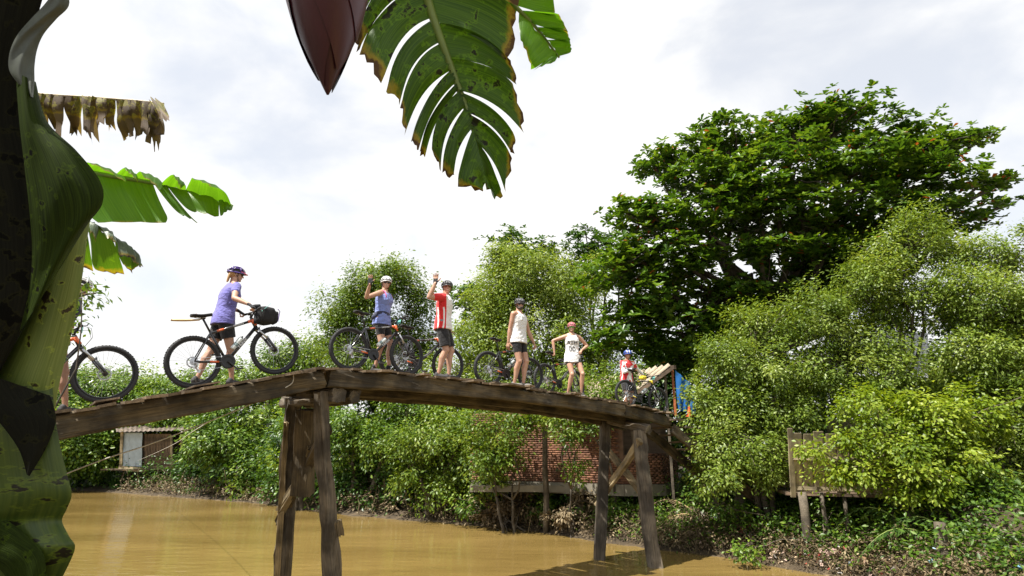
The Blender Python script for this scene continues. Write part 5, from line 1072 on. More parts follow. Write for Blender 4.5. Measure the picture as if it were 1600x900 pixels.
# woman in purple
p1 = at_deck(-4.16, -.24); person('woman in purple t-shirt pushing her bicycle up the bridge, purple helmet with red visor', p1, u3, 1.87, V(0, .07, 0), look=u3 + V(.12, -.14, -.06), wr=grip(bk1, -1) - u3 * .13, wl=grip(bk1, 1) - u3 * .10, fr_=(.07, .21), fl=(-.08, -.22), top=('tee', 'purple'), shorts=('loose', .62), helmet=('hpurple', 'hred', 'hwhite'), hand_r='grip', hand_l='grip', glove=(1, -1), er=(.5, -.5, -.8), hairlong=True, bulk=1.08, shoe='shoe')
# waving woman in blue tank top
p2 = at_deck(-2.22, -.20); f2 = V(.93, -.30, 0); R2 = person('woman in a blue tank top waving her raised right hand, pale helmet, sunglasses', p2, f2, 1.83, V(0, .02, 0), look=CAMV(p2) * 1 + V(1.5, 0, .6), wr=P(578, 444, 10.08), erw=(-.7, -.5, -.7), wl=grip(bk2, 1) - u3 * .08, fr_=(.10, -.03), fl=(-.09, .14), top=('tank', 'bluetop'), shorts=('tight', .62), helmet=('hwhite', None, None), hand_r='wave', hand_l='grip', glove=(1, -1), er=(.2, -1, -.15), hairm='hairdark', hairlong=True, waist=('navy', .1, [(-.1, -.1, -.12, -.13, -.02), (.14, .0, .2, -.06, .02)]), sock=True, bulk=1.04)
g = G()
r2 = R2
for k in (1, -1): g.tube([r2['neck'] + r2['Rt'] @ (V(x_ * k, y_, z_) * r2['s']) for x_, y_, z_ in ((.11, .10, -.17), (.112, .10, -.1), (.108, .06, -.03), (.108, .0, .0), (.106, -.06, -.04), (.11, -.09, -.12))], .008, 6)
obj('bra_strap', g, MT['pink'], r2['t'], smooth=True)
# man in red
p3 = at_deck(-1.33, .0); f3 = V(.90, -.02, 0); r3 = person('tall man in red jersey with white stripes and black shorts, right hand raised', p3, f3, 1.97, V(0, .03, 0), look=CAMV(p3) + V(2.2, 0, .6), wr=P(680, 443, 10.88), erw=(-.8, -.4, -.6), fr_=(.09, -.05), fl=(-.12, .12), top=('tee', 'redj'), shorts=('loose', .86), helmet=('hgrey', None, None), hand_r='wave', hand_l='rest', glove=(1, -1), er=(.3, -1, -.3), female=False, glasses=None, beard=False, hairm='hairdark', waist=('greyband', .04, []), shoe='shoe', bulk=1.03)
# man in white vest
p4 = at_deck(.05, .12); f4 = V(.78, -.5, 0); person('bearded man in a white vest and tight black shorts, dark helmet and sunglasses', p4, f4, 1.95, V(0, .02, 0), look=CAMV(p4) + V(3.2, 0, .5), wr=P(792, 548, 12.1), wl=P(839, 549, 12.5), fr_=(.08, -.05), fl=(-.08, .07), top=('tank', 'whitetop'), shorts=('tight', .62), helmet=('hgrey', None, None), hand_r='rest', hand_l='grip', er=(.1, -1, -.4), female=False, beard=True, hairm='hairdark', shoe='shoeg')
# woman in white tank
p5 = at_deck(1.33, .10); f5 = V(.16, -.98, 0); r5 = person('woman in loose white tank top with black letters, pinkish helmet, one knee bent', p5, f5, 1.77, V(0, .0, 0), look=CAMV(p5) + V(0, 0, .6), wr=P(866, 549, 13.45), wl=P(909, 547, 13.35), fr_=(.13, .02), fl=(-.17, .06), knee=(-.5, 1, 0), top=('tank', 'whitetop'), shorts=('tight', .42), helmet=('hpink', None, None), glasses='lensg', hand_r='grip', hand_l='grip', er=(1, -.5, .2), el=(-1, -.6, .2), bulk=1.04, hairm='hair', hipdrop=.02, hem=-.15)
# small rider at the far end
p6 = at_deck(3.30, -.36); p6.z -= .10; f6 = V(.45, -.85, 0); r6 = person('person in red and white jersey and blue helmet beside the rightmost bicycle', p6, f6, 1.70, V(0, .08, 0), look=CAMV(p6) + V(3, 0, 0), wr=bk6.matrix_basis @ V(-.29, -.02, 1.05), wl=grip(bk6, 1) - u3 * .05, fr_=(.12, .06), fl=(-.12, -.02), top=('tee', 'redj2'), sk='skin2', helmet=('hblue', None, 'hwhite'), glasses=None, hand_r='grip', hand_l='grip', glove=(1, -1), er=(.9, -.8, .1), female=False, hairm='hairdark', bulk=.95, shorts=('loose', .7))
# long white sleeve of the rider
g = G()
for k in (1, -1): g.tube([r6['sh'][k].lerp(r6['elb'][k], .45), r6['elb'][k]], [.056, .047], 12); g.cap(r6['elb'][k], r6['elb'][k].lerp(r6['wri'][k], .92), .047, .034)
sl = remesh(g, 'sleeves', .009, 2); obj('sleeves', sl, MT['whitetop'], r6['t'])
# lettering on the white tank top
def chest_text(r, s_, size, zc, xo=0.):
    me = text_mesh(s_, size, .0006, 'shirt_lettering'); pel = r['pel']
    for v_ in me.vertices:
        x, z = v_.co.x + xo, v_.co.y; hw = .165 * r['s'] * r['f'] + .03; hd = .118 * r['s'] * r['f'] + .018 + (.034 if zc > .28 else .026)
        y = hd * max(0, 1 - (abs(x) / hw) ** 2.6) ** .5; off = v_.co.z; v_.co = pel + V(-x, y + .008 + off, zc * r['s'] + z)
    from mathutils.bvhtree import BVHTree
    sm = r['shirt']; bv = BVHTree.FromPolygons([v_.co for v_ in sm.vertices], [tuple(p.vertices) for p in sm.polygons])
    for v_ in me.vertices:
        hs = [bv.ray_cast(V(v_.co.x + dx, 1, v_.co.z + dz), V(0, -1, 0))[0] for dx in (-.03, 0, .03) for dz in (-.03, 0, .03)]; hs = [q.y for q in hs if q is not None]
        if hs: v_.co.y = max(hs) + .006
    me.update(); return me
MT['ink'] = plain('black_print', (.03, .03, .035), .7)
for s_, size, zc in (('ATH', .13, .29), ('00', .16, .14)):
    me = chest_text(r5, s_, size, zc, -.03)
    me.transform(Matrix.Identity(4)); obj('lettering', me, MT['ink'], r5['t'])

# ------------------------------------------------------------------ banana plants close to the camera
def banmat(name, base, light, spot, brown, edge=.86, spots=.5, trans=.45, rough=.38, burn=.0, veinf=60., diag=0.):
    m, n, l, b, out = newmat(name)
    au = n.new('ShaderNodeAttribute'); au.attribute_name = 'lu'; av = n.new('ShaderNodeAttribute'); av.attribute_name = 'lv'
    cb = n.new('ShaderNodeCombineXYZ'); l.new(au.outputs['Fac'], cb.inputs[0]); l.new(av.outputs['Fac'], cb.inputs[1])
    mpn = n.new('ShaderNodeMapping'); mpn.inputs['Scale'].default_value = (.6, veinf, 1); l.new(cb.outputs[0], mpn.inputs[0])
    z = n.new('ShaderNodeTexNoise'); z.inputs['Scale'].default_value = 1.6; z.inputs['Detail'].default_value = 4; l.new(mpn.outputs[0], z.inputs[0])
    r = n.new('ShaderNodeValToRGB'); r.color_ramp.elements[0].position = .3; r.color_ramp.elements[1].position = .72; r.color_ramp.elements[0].color = col(base); r.color_ramp.elements[1].color = col(light); l.new(z.outputs[0], r.inputs[0])
    t = n.new('ShaderNodeTexCoord'); z2 = n.new('ShaderNodeTexNoise'); z2.inputs['Scale'].default_value = 9 if not diag else 17; z2.inputs['Detail'].default_value = 6; z2.inputs['Roughness'].default_value = .65; ob_ = n.new('ShaderNodeMapping'); ob_.inputs['Rotation'].default_value = (0, diag, 0); ob_.inputs['Scale'].default_value = (1, 1, 1) if not diag else (.45, 1, 1.5); l.new(t.outputs['Object'], ob_.inputs[0]); l.new(ob_.outputs[0], z2.inputs[0])
    z3 = n.new('ShaderNodeTexNoise'); z3.inputs['Scale'].default_value = 34; z3.inputs['Detail'].default_value = 4; l.new(t.outputs['Object'], z3.inputs[0])
    def mth(op, a, b_, clamp=False):
        q = n.new('ShaderNodeMath'); q.operation = op; q.use_clamp = clamp
        for i, x in enumerate((a, b_)):
            if isinstance(x, (int, float)): q.inputs[i].default_value = x
            else: l.new(x, q.inputs[i])
        return q.outputs[0]
    # dark dead spots, denser where the coarse noise is high
    wa, wb = (1.0, .8) if rough < .42 or veinf >= 50 else (.5, 1.3)
    z3.inputs['Scale'].default_value = 34 if wa == 1.0 else 46
    if wa != 1.0: l.new(ob_.outputs[0], z3.inputs[0])
    sp = mth('MULTIPLY', mth('SUBTRACT', mth('ADD', mth('MULTIPLY', z2.outputs[0], wa), mth('MULTIPLY', z3.outputs[0], wb)), 1.22 - .42 * spots), 14, True)
    spy = mth('MULTIPLY', mth('SUBTRACT', mth('ADD', mth('MULTIPLY', z2.outputs[0], wa), mth('MULTIPLY', z3.outputs[0], wb)), 1.17 - .42 * spots), 12, True)
    m0 = n.new('ShaderNodeMix'); m0.data_type = 'RGBA'; l.new(mth('MULTIPLY', spy, .55), m0.inputs[0]); l.new(r.outputs[0], m0.inputs[6]); m0.inputs[7].default_value = col([min(1, q * 2.2) for q in light[:2]] + [light[2]])
    m1 = n.new('ShaderNodeMix'); m1.data_type = 'RGBA'; l.new(sp, m1.inputs[0]); l.new(m0.outputs[2], m1.inputs[6]); m1.inputs[7].default_value = col(spot)
    # yellow then brown margin towards the tip of every strip
    ed = mth('ADD', au.outputs['Fac'], mth('MULTIPLY', mth('SUBTRACT', z2.outputs[0], .5), .5)); ed = mth('ADD', ed, burn)
    y_ = mth('MULTIPLY', mth('SUBTRACT', ed, edge - .07), 11, True); m2 = n.new('ShaderNodeMix'); m2.data_type = 'RGBA'; l.new(y_, m2.inputs[0]); l.new(m1.outputs[2], m2.inputs[6]); m2.inputs[7].default_value = (.30, .22, .03, 1)
    bb = mth('MULTIPLY', mth('SUBTRACT', ed, edge), 22, True); m3 = n.new('ShaderNodeMix'); m3.data_type = 'RGBA'; l.new(bb, m3.inputs[0]); l.new(m2.outputs[2], m3.inputs[6]); m3.inputs[7].default_value = col(brown)
    l.new(m3.outputs[2], b.inputs[0]); b.inputs['Roughness'].default_value = rough
    bp = n.new('ShaderNodeBump'); bp.inputs['Strength'].default_value = .35; bp.inputs['Distance'].default_value = .004; l.new(z.outputs[0], bp.inputs['Height']); l.new(bp.outputs[0], b.inputs['Normal'])
    tr = n.new('ShaderNodeBsdfTranslucent'); mc = n.new('ShaderNodeMix'); mc.data_type = 'RGBA'; mc.blend_type = 'MULTIPLY'; mc.inputs[0].default_value = 1; l.new(m3.outputs[2], mc.inputs[6]); mc.inputs[7].default_value = (1.7, 1.6, .4, 1); l.new(mc.outputs[2], tr.inputs[0])
    ms = n.new('ShaderNodeMixShader'); ms.inputs[0].default_value = trans; l.new(b.outputs[0], ms.inputs[1]); l.new(tr.outputs[0], ms.inputs[2]); l.new(ms.outputs[0], out.inputs[0]); return m
MT['ban'] = banmat('banana_leaf', (.014, .05, .005), (.075, .16, .012), (.012, .014, .005), (.07, .035, .012), .94, .5, .42)
MT['banfresh'] = banmat('fresh_banana_leaf', (.06, .17, .01), (.1, .24, .02), (.05, .1, .01), (.16, .12, .03), 1.02, .02, .6)
MT['bandry'] = banmat('withered_banana_leaf', (.10, .12, .02), (.2, .17, .05), (.09, .06, .035), (.14, .1, .07), .55, .85, .3, .7)
MT['banstem'] = banmat('banana_stem', (.12, .17, .03), (.22, .27, .07), (.03, .02, .008), (.1, .06, .02), 99, .42, .12, .45, veinf=20)
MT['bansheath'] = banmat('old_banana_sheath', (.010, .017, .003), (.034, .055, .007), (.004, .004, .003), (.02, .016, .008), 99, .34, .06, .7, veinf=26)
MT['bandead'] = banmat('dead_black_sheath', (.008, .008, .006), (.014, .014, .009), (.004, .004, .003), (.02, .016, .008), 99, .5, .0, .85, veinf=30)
MT['banlow'] = banmat('drooping_banana_leaf', (.04, .075, .01), (.1, .14, .018), (.016, .014, .004), (.3, .2, .03), 99, .44, .25, .45, veinf=16, diag=.75)
MT['banwax'] = plain('waxy_leaf_underside', (.075, .085, .07), .55, var=.25, scale=30)
MT['rib'] = plain('leaf_midrib', (.2, .27, .06), .4, var=.15); MT['ribdark'] = plain('dark_midrib', (.1, .15, .03), .4, var=.2)
MT['budm'] = plain('maroon_bract', (.065, .014, .02), .38, var=.35, scale=6, bump=.15)
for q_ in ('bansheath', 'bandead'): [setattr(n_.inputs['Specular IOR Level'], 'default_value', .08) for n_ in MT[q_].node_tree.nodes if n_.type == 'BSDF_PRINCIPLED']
class Sheet:
    def __init__(s): s.v = []; s.f = []; s.u = []; s.w = []
    def patch(s, fn, nu, nv, u0=0., u1=1., v0=0., v1=1.):
        o = len(s.v)
        for i in range(nu + 1):
            for j in range(nv + 1):
                s.v.append(tuple(fn(i / nu, j / nv))); s.u.append(u0 + (u1 - u0) * i / nu); s.w.append(v0 + (v1 - v0) * j / nv)
        for i in range(nu):
            for j in range(nv): a = o + i * (nv + 1) + j; s.f.append((a, a + nv + 1, a + nv + 2, a + 1))
    def mesh(s, name): return npmesh(name, np.array(s.v), np.array(s.f), {'lu': ('POINT', np.array(s.u)), 'lv': ('POINT', np.array(s.w))}, smooth=True)
def qb(a, b, c, t): return a * (1 - t) ** 2 + b * 2 * t * (1 - t) + c * t * t
def poly(pts, t):
    t = max(0, min(1, t)) * (len(pts) - 1); k = min(int(t), len(pts) - 2); f = t - k
    p0 = pts[max(k - 1, 0)]; p1 = pts[k]; p2 = pts[k + 1]; p3 = pts[min(k + 2, len(pts) - 1)]
    return .5 * ((2 * p1) + (p2 - p0) * f + (2 * p0 - 5 * p1 + 4 * p2 - p3) * f * f + (3 * p1 - p0 - 3 * p2 + p3) * f ** 3)
def lobe(S_, r0, r1, t0, t1, bow=V(0, 0, 0), ripple=.012, nu=14, nv=6, v0=0., ragged=.0, fold=.0):
    """one torn strip of lamina from root r0..r1 on the midrib to tip t0..t1"""
    m0 = (r0 + t0) / 2 + bow; m1 = (r1 + t1) / 2 + bow; ph = random.random() * 6; nn = (t0 - r0).cross(r1 - r0); nn = nn.normalized() if nn.length > 1e-6 else V(0, 1, 0); rag = [random.uniform(-1, 1) for _ in range(nv + 1)]
    def fn(u, v):
        a = qb(r0, m0, t0, u); b_ = qb(r1, m1, t1, u); round_ = 1 - .12 * max(0, (u - .75) / .25) ** 2 * (2 * abs(v - .5)) ** 2
        vv_ = .5 + (v - .5) * round_; p = a.lerp(b_, vv_); p += nn * (math.sin(v * math.pi) * ripple * 2 * math.sin(u * 2.4 + .3) + ripple * .6 * math.sin(v * 17 + ph + u * 3) + ripple * .8 * math.sin(u * 6 + ph) * u)
        if u > .98 and ragged: p += (p - (a + b_) / 2 * 0 - (r0 + r1) / 2).normalized() * rag[int(round(v * nv))] * ragged
        return p
    S_.patch(fn, nu, nv, 0, 1, v0, v0 + .3 + random.random() * .2)
def leaf_thing(parent, name, S_, m, rib, r0, r1, ribm, label=None):
    lf = obj(name, S_.mesh(name), m, parent, world=True, label=label); g = G(); n = 22; g.tube([poly(rib, i / n) for i in range(n + 1)], [r0 + (r1 - r0) * i / n for i in range(n + 1)], 8)
    obj('midrib', g, ribm, lf, smooth=True, world=True); return lf
def Q(a, d=None): return P(a[0], a[1], a[2] if len(a) > 2 else d)
# ---- overhead plant: its stem stands behind the camera
PB = V(1.35, -1.05, float(gh(np.array(1.35), np.array(-1.05)))); crownB = V(1.0, -.75, 5.0)
pb = thing('banana_plant', 'banana plant reaching in from above, torn hanging leaf and maroon flower bud', 'banana plant', PB)
def stem_tube(parent, base, topp, r0, r1):
    S_ = Sheet(); 
    def fn(u, v):
        c = base.lerp(topp, u); a = 2 * math.pi * v; r = (r0 + (r1 - r0) * u) * (1 + .05 * math.sin(5 * a + u * 9)); return c + V(math.cos(a) * r, math.sin(a) * r, 0)
    S_.patch(fn, 30, 28); obj('pseudostem', S_.mesh('pseudostem'), MT['banstem'], parent, world=True)
stem_tube(pb, PB - V(0, 0, .2), crownB, .17, .11)
D_ = 1.7
ribA = [crownB, V(.75, -.1, 5.5), V(.25, .9, 5.1), P(640, -160, 1.62), Q((655, -60), 1.66), Q((668, 0), D_), Q((688, 60), D_), Q((712, 125), D_ + .01), Q((735, 188), D_ + .02), Q((752, 240), D_ + .03), Q((763, 296), D_ + .04)]
mr = lambda y: (lambda xs, ys: float(np.interp(y, xs, ys)))([-160, -60, 0, 60, 125, 188, 240, 296], [640, 655, 668, 688, 712, 735, 752, 763])
S_ = Sheet()
LAST = []; GAPS = {(608, 148), (651, 226), (685, 236), (717, 303), (798, 82), (792, 212), (781, 298)}
def LA(y0, y1, t0, t1, dd=0., bow=(0, 0), rg=.01, rip=.010):
    if LAST and bow[0] * LAST[2] > 0:
        y0 = LAST[3] + 1
        if (t0[0], t0[1]) not in GAPS: t0 = (LAST[0] + .5, LAST[1] + .5)
        else: t0 = ((LAST[0] + t0[0]) / 2, (LAST[1] + t0[1]) / 2)
    LAST[:] = [t1[0], t1[1], bow[0], y1]
    r0 = P(mr(y0), y0, D_ + .004); r1 = P(mr(y1), y1, D_ + .004); a = P(t0[0], t0[1], D_ + dd); b_ = P(t1[0], t1[1], D_ + dd + .02)
    lobe(S_, r0, r1, a, b_, bow=(P(800 + bow[0], 450 + bow[1], D_) - P(800, 450, D_)), ripple=rip, v0=random.random() * 5, ragged=rg)
for a in ((-150, -112, (505, -70), (520, -20), -.05, (-20, -46)), (-108, -70, (520, -18), (552, 62), -.06, (-10, -50)), (-66, -22, (556, 55), (560, 82), -.05, (-16, -40)), (-18, 28, (578, 92), (600, 131), -.06, (-22, -34)), (34, 66, (608, 148), (626, 163), -.05, (-22, -28)),
          (72, 108, (628, 172), (633, 214), -.04, (-20, -22)), (116, 128, (651, 226), (655, 236), -.03, (-16, -14)), (131, 140, (657, 238), (663, 245), .05, (-12, -12)), (144, 166, (685, 236), (690, 268), -.03, (-22, -14)), (170, 200, (691, 262), (710, 278), -.02, (-16, -8)), (208, 284, (717, 303), (757, 300), .0, (-8, 2)),
          (-150, -100, (800, -130), (812, -60), -.04, (10, -20)), (-96, -40, (808, -58), (806, 10), -.05, (14, -14)), (-36, 34, (786, 20), (792, 100), -.05, (16, -16)), (38, 92, (798, 82), (806, 134), -.04, (16, -20)), (98, 142, (802, 140), (821, 214), -.03, (16, -22)), (150, 176, (792, 212), (799, 242), -.02, (14, -16)), (182, 224, (797, 250), (789, 303), .0, (12, -10)), (230, 292, (781, 298), (771, 315), .02, (8, -2))):
    LA(a[0], a[1], a[2], a[3], a[4], a[5])
leaf_thing(pb, 'leaf', S_, MT['ban'], ribA, .021, .006, MT['rib'], 'big dark torn banana leaf hanging tip down')
# bright leaf beside it
S_ = Sheet(); D2 = 2.15; ribB = [crownB, V(1.2, .2, 5.7), V(.7, 1.4, 5.0), P(740, -90, D2), P(794, -4, D2), P(835, 40, D2 + .02), P(874, 90, D2 + .04)]
def LB(r0, r1, t0, t1, rip=.008, bow=V(0, 0, 0)): lobe(S_, P(*r0, D2 + .01), P(*r1, D2 + .01), P(*t0, D2 - .04), P(*t1, D2 - .02), ripple=rip, v0=random.random() * 5, bow=bow, nv=7)
LB((770, -40), (808, 14), (752, 10), (786, 84)); LB((811, 18), (868, 84), (812, 60), (831, 111)); LB((868, 84), (872, 88), (831, 111), (866, 98))
LB((770, -40), (806, 8), (860, -40), (868, 28)); LB((812, 16), (834, 38), (872, 20), (889, 54)); LB((838, 42), (852, 58), (884, 44), (893, 68)); LB((855, 62), (873, 88), (890, 62), (894, 82))
leaf_thing(pb, 'leaf', S_, MT['banfresh'], ribB, .02, .004, MT['rib'], 'bright fresh banana leaf tip behind the dark torn leaf')
# flower bud: overlapping maroon bracts on a thick stalk
bt = P(512, 148, 1.05); bu = P(509, -30, 1.05); ax_ = (bu - bt).normalized()
bud = obj('flower_bud', G().tube([bt + ax_ * q for q in (0, .01, .03, .06, .10, .14, .18, .23, .27, .30, .32)], [.002, .007, .016, .029, .044, .056, .066, .071, .066, .052, .03], 28), MT['budm'], pb, smooth=True, world=True, label='pointed maroon banana flower bud hanging at the top edge')
Fb = frame(ax_.cross(V(1, 0, 0)).normalized(), ax_)
for k, (a0, tipq) in enumerate(((-1.9, .012), (1.0, .006), (-.5, .04), (2.6, .03), (.2, .1))):
    S_ = Sheet()
    def fn(u, v):
        h = tipq + (.30 - tipq) * u; r = float(np.interp(h, [0, .01, .03, .06, .10, .14, .18, .23, .27, .30, .32], [.002, .007, .016, .029, .044, .056, .066, .071, .066, .052, .03])) + .0035 + .0012 * k
        hw = 1.15 * min(1, (u * 2.2 + .02) ** .6); a = a0 + (v - .5) * 2 * hw; return bt + ax_ * h + Fb @ V(math.cos(a) * r, math.sin(a) * r, 0)
    S_.patch(fn, 18, 14); obj('bract', S_.mesh('bract'), MT['budm'], bud, world=True)
g = G(); g.tube([bt + ax_ * .31, P(505, -140, 1.0), V(-.1, .4, 4.3), V(.5, -.3, 5.4), crownB], .024, 10); obj('flower_stalk', g, MT['ribdark'], pb, smooth=True, world=True)
def arch_leaf(parent, base, az, length, rise, width, m, tears=16, droop=.8, seed=0, label=None):
    random.seed(seed); d = V(math.cos(az), math.sin(az), 0); n = 12; pts = []
    for i in range(n + 1):
        t = i / n; pts.append(base + d * length * (t * .92) + V(0, 0, rise * math.sin(t * 2.2) - droop * length * t ** 3 * .5))
    S_ = Sheet(); sd = d.cross(V(0, 0, 1))
    for s_ in (-1, 1):
        t = .14
        while t < .985:
            t1 = min(1, t + random.uniform(.5, 1.3) / tears); w0 = width * math.sin(min(1, t * 1.02) ** .8 * math.pi) ** .55; w1 = width * math.sin(min(.995, t1 * 1.02) ** .8 * math.pi) ** .55 if t1 < 1 else .03
            a = poly(pts, t); b_ = poly(pts, t1); fw = d * width * .28; dz = V(0, 0, -width * random.uniform(.15, .5))
            lobe(S_, a, b_, a + sd * s_ * w0 * .9 + fw + dz, b_ + sd * s_ * w1 * .9 + fw * .9 + dz, bow=V(0, 0, width * .12), ripple=.012, nu=6, nv=3, v0=random.random() * 5); t = t1 + random.choice([.002, .002, .012])
    return leaf_thing(parent, 'leaf', S_, m, pts, .028, .006, MT['rib'], label)
for k, (az, ln, rs, w_) in enumerate(((200, 2.6, 1.2, .38), (250, 2.4, 1.0, .36), (300, 2.5, 1.1, .36), (345, 2.4, 1.2, .36), (160, 2.3, 1.5, .36))):
    arch_leaf(pb, crownB, math.radians(az), ln, rs, w_, MT['ban'], seed=40 + k)  # out-of-view leaves added overhead to shade the banana foliage in front
# ---- left plant, standing behind the drooping foreground leaf
pcB = V(-2.62, 2.4, float(gh(np.array(-2.62), np.array(2.4)))); crC = V(-2.6, 2.45, 4.0)
pc = thing('banana_plant', 'banana plant behind the dark drooping leaf, two green leaves and a withered one', 'banana plant', pcB)
stem_tube(pc, pcB - V(0, 0, .2), crC, .15, .1)
S_ = Sheet(); D3 = 2.75; rb = [crC, P(60, 262, D3), P(110, 262, D3), P(150, 271, D3), P(230, 284, D3), P(300, 300, D3 + .03), P(345, 312, D3 + .05), P(364, 322, D3 + .06)]
rx = lambda x: float(np.interp(x, [60, 110, 150, 230, 300, 345, 364], [262, 262, 271, 284, 300, 312, 322]))
def LC(x0, x1, t0, t1, dd=-.05, bow=(0, 0), rip=.01): lobe(S_, P(x0, rx(x0), D3), P(x1, rx(x1), D3 + .01), P(t0[0], t0[1], D3 + dd), P(t1[0], t1[1], D3 + dd), ripple=rip, v0=random.random() * 5, nv=8, bow=(P(800 + bow[0], 450 + bow[1], D3) - P(800, 450, D3)))
for a in ((96, 238, (146, 348), (268, 349)), (240, 262, (282, 335), (311, 350)), (262, 342, (298, 330), (342, 340)), (342, 364, (344, 338), (360, 326))): LC(*a, bow=(0, 8))
for a in ((120, 176, (140, 256), (199, 288)), (178, 205, (196, 266), (216, 285)), (206, 250, (222, 273), (252, 297)), (250, 290, (272, 276), (283, 295)), (290, 362, (300, 278), (334, 292))): LC(*a, dd=-.12, bow=(6, -14), rip=.006)
leaf_thing(pc, 'leaf', S_, MT['banfresh'], rb, .018, .004, MT['rib'], 'bright green banana leaf pointing right over the bridge')
S_ = Sheet(); rb = [crC - V(0, 0, .1), P(80, 335, D3), P(132, 346, D3), P(165, 362, D3), P(200, 388, D3), P(218, 402, D3 + .02)]
def LD(r0, r1, t0, t1, dd=-.04, dd1=None, bow=(0, 0)): lobe(S_, P(*r0, D3), P(*r1, D3), P(*t0, D3 + dd), P(*t1, D3 + (dd1 if dd1 is not None else dd)), ripple=.008, v0=random.random() * 5, ragged=.012, bow=(P(800 + bow[0], 450 + bow[1], D3) - P(800, 450, D3)))
LD((90, 335), (134, 347), (96, 400), (146, 424), .08); LD((135, 347), (176, 370), (146, 422), (196, 428), .08); LD((176, 370), (206, 392), (190, 410), (205, 426), .05); LD((205, 392), (218, 402), (206, 425), (221, 414), .02)
leaf_thing(pc, 'leaf', S_, banmat('edge_burnt_banana_leaf', (.05, .13, .01), (.09, .18, .02), (.05, .05, .01), (.05, .03, .02), .93, .2, .5), rb, .014, .004, MT['ribdark'], 'drooping banana leaf with brown ragged edge')
S_ = Sheet()
LD((134, 346), (156, 357), (140, 360), (150, 375), -.06, bow=(2, -10)); LD((150, 353), (178, 372), (166, 372), (180, 385), -.07, bow=(4, -12)); LD((178, 371), (200, 388), (184, 398), (214, 406), -.06, bow=(4, -12)); LD((198, 386), (217, 402), (206, 408), (220, 418), -.05, bow=(4, -8))
leaf_thing(pc, 'folded_leaf', S_, banmat('grey_green_leaf', (.1, .14, .1), (.16, .21, .15), (.04, .05, .03), (.04, .03, .02), .97, .25, .2), [P(132, 346, D3 - .01), P(165, 361, D3 - .01), P(218, 401, D3 + .01)], .006, .004, MT['ribdark'])
S_ = Sheet(); D4 = 3.0; rb = [crC + V(0, 0, .1), P(-10, 135, D4), P(50, 146, D4), P(140, 152, D4), P(220, 158, D4), P(256, 162, D4)]
ry = lambda x: float(np.interp(x, [-10, 50, 140, 220, 256], [135, 146, 152, 158, 162]))
x = 20
while x < 240:
    wd = random.uniform(9, 21); dn = random.uniform(44, 66) + (8 if x > 170 else 0); sh_ = random.uniform(-4, 12); nar = random.uniform(.35, .9)
    lobe(S_, P(x, ry(x), D4), P(x + wd, ry(x + wd), D4), P(x + sh_, ry(x) + dn, D4 + random.uniform(-.06, .06)), P(x + sh_ + wd * nar, ry(x) + dn + random.uniform(-12, 6), D4 + random.uniform(-.06, .06)), ripple=.02, v0=random.random() * 5, ragged=.035, nu=10, nv=5); x += wd * random.uniform(.75, 1.02)
lobe(S_, P(236, 160, D4 - .02), P(256, 162, D4 - .02), P(258, 205, D4 - .1), P(271, 196, D4 - .12), ripple=.04, ragged=.03, v0=2); lobe(S_, P(236, 160, D4), P(248, 162, D4), P(232, 218, D4 + .05), P(264, 214, D4), ripple=.03, ragged=.03, v0=1)
leaf_thing(pc, 'withered_leaf', S_, MT['bandry'], rb, .012, .005, plain('pale_dry_midrib', (.5, .42, .33), .6), 'withered banana leaf torn into brown and olive strips')
for k, (az, ln, rs, w_) in enumerate(((200, 2.2, 1.0, .34), (255, 2.0, 1.1, .34))): arch_leaf(pc, crC + V(0, 0, .1), math.radians(az), ln, rs, w_, MT['ban'], seed=60 + k)  # two more leaves outside the frame, added for their shade
# ---- foreground plant at the left edge
pdB = V(-1.35, .78, float(gh(np.array(-1.35), np.array(.78))))
pd_ = thing('banana_plant', 'banana plant filling the left edge, dark sheath, pale stalk and spotted drooping leaf', 'banana plant', pdB)
def strip(name, m, Lp, Rp, bulge, closed=0., nr=36, nc=16, rip=.0, parent=pd_, label=None, vs=(0, 3), skew=0.):
    Lw = [Q(p) for p in Lp]; Rw = [Q(p) for p in Rp]; S_ = Sheet(); ph = random.random() * 6
    def fn(u, v):
        a = poly(Lw, u); b_ = poly(Rw, u); vd = ((a + b_) / 2 - V(0, 0, CAMZ)).normalized(); p = a.lerp(b_, v)
        return p - vd * (bulge * math.sin(v * math.pi) ** .8 + rip * math.sin(v * 9 + u * 14 + ph) * math.sin(math.pi * v) ** .5)
    S_.patch(fn, nr, nc, *(vs[0], vs[1]), 0, 1)
    if closed:
        def fb(u, v):
            a = poly(Lw, u); b_ = poly(Rw, u); vd = ((a + b_) / 2 - V(0, 0, CAMZ)).normalized(); return a.lerp(b_, v) + vd * closed * math.sin(v * math.pi) ** .8
        S_.patch(fb, nr, nc, *(vs[0], vs[1]), 1, 2)
    return obj(name, S_.mesh(name), m, parent, world=True, label=label)
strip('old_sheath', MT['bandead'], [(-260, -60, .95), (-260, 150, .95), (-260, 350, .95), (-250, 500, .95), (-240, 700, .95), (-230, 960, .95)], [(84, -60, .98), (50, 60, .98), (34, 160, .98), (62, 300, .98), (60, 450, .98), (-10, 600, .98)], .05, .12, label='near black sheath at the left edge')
strip('leaf_underside', MT['banwax'], [(92, -24, .955), (70, 6, .95), (44, 34, .945), (26, 56, .94), (15, 82, .94), (14, 108, .94), (26, 128, .94), (46, 150, .94)], [(104, -24, .97), (108, 8, .97), (88, 30, .965), (68, 54, .96), (58, 78, .955), (54, 104, .95), (54, 128, .945), (52, 152, .94)], .010, nr=40, nc=14, rip=.003, label='curled grey waxy underside of a leaf')
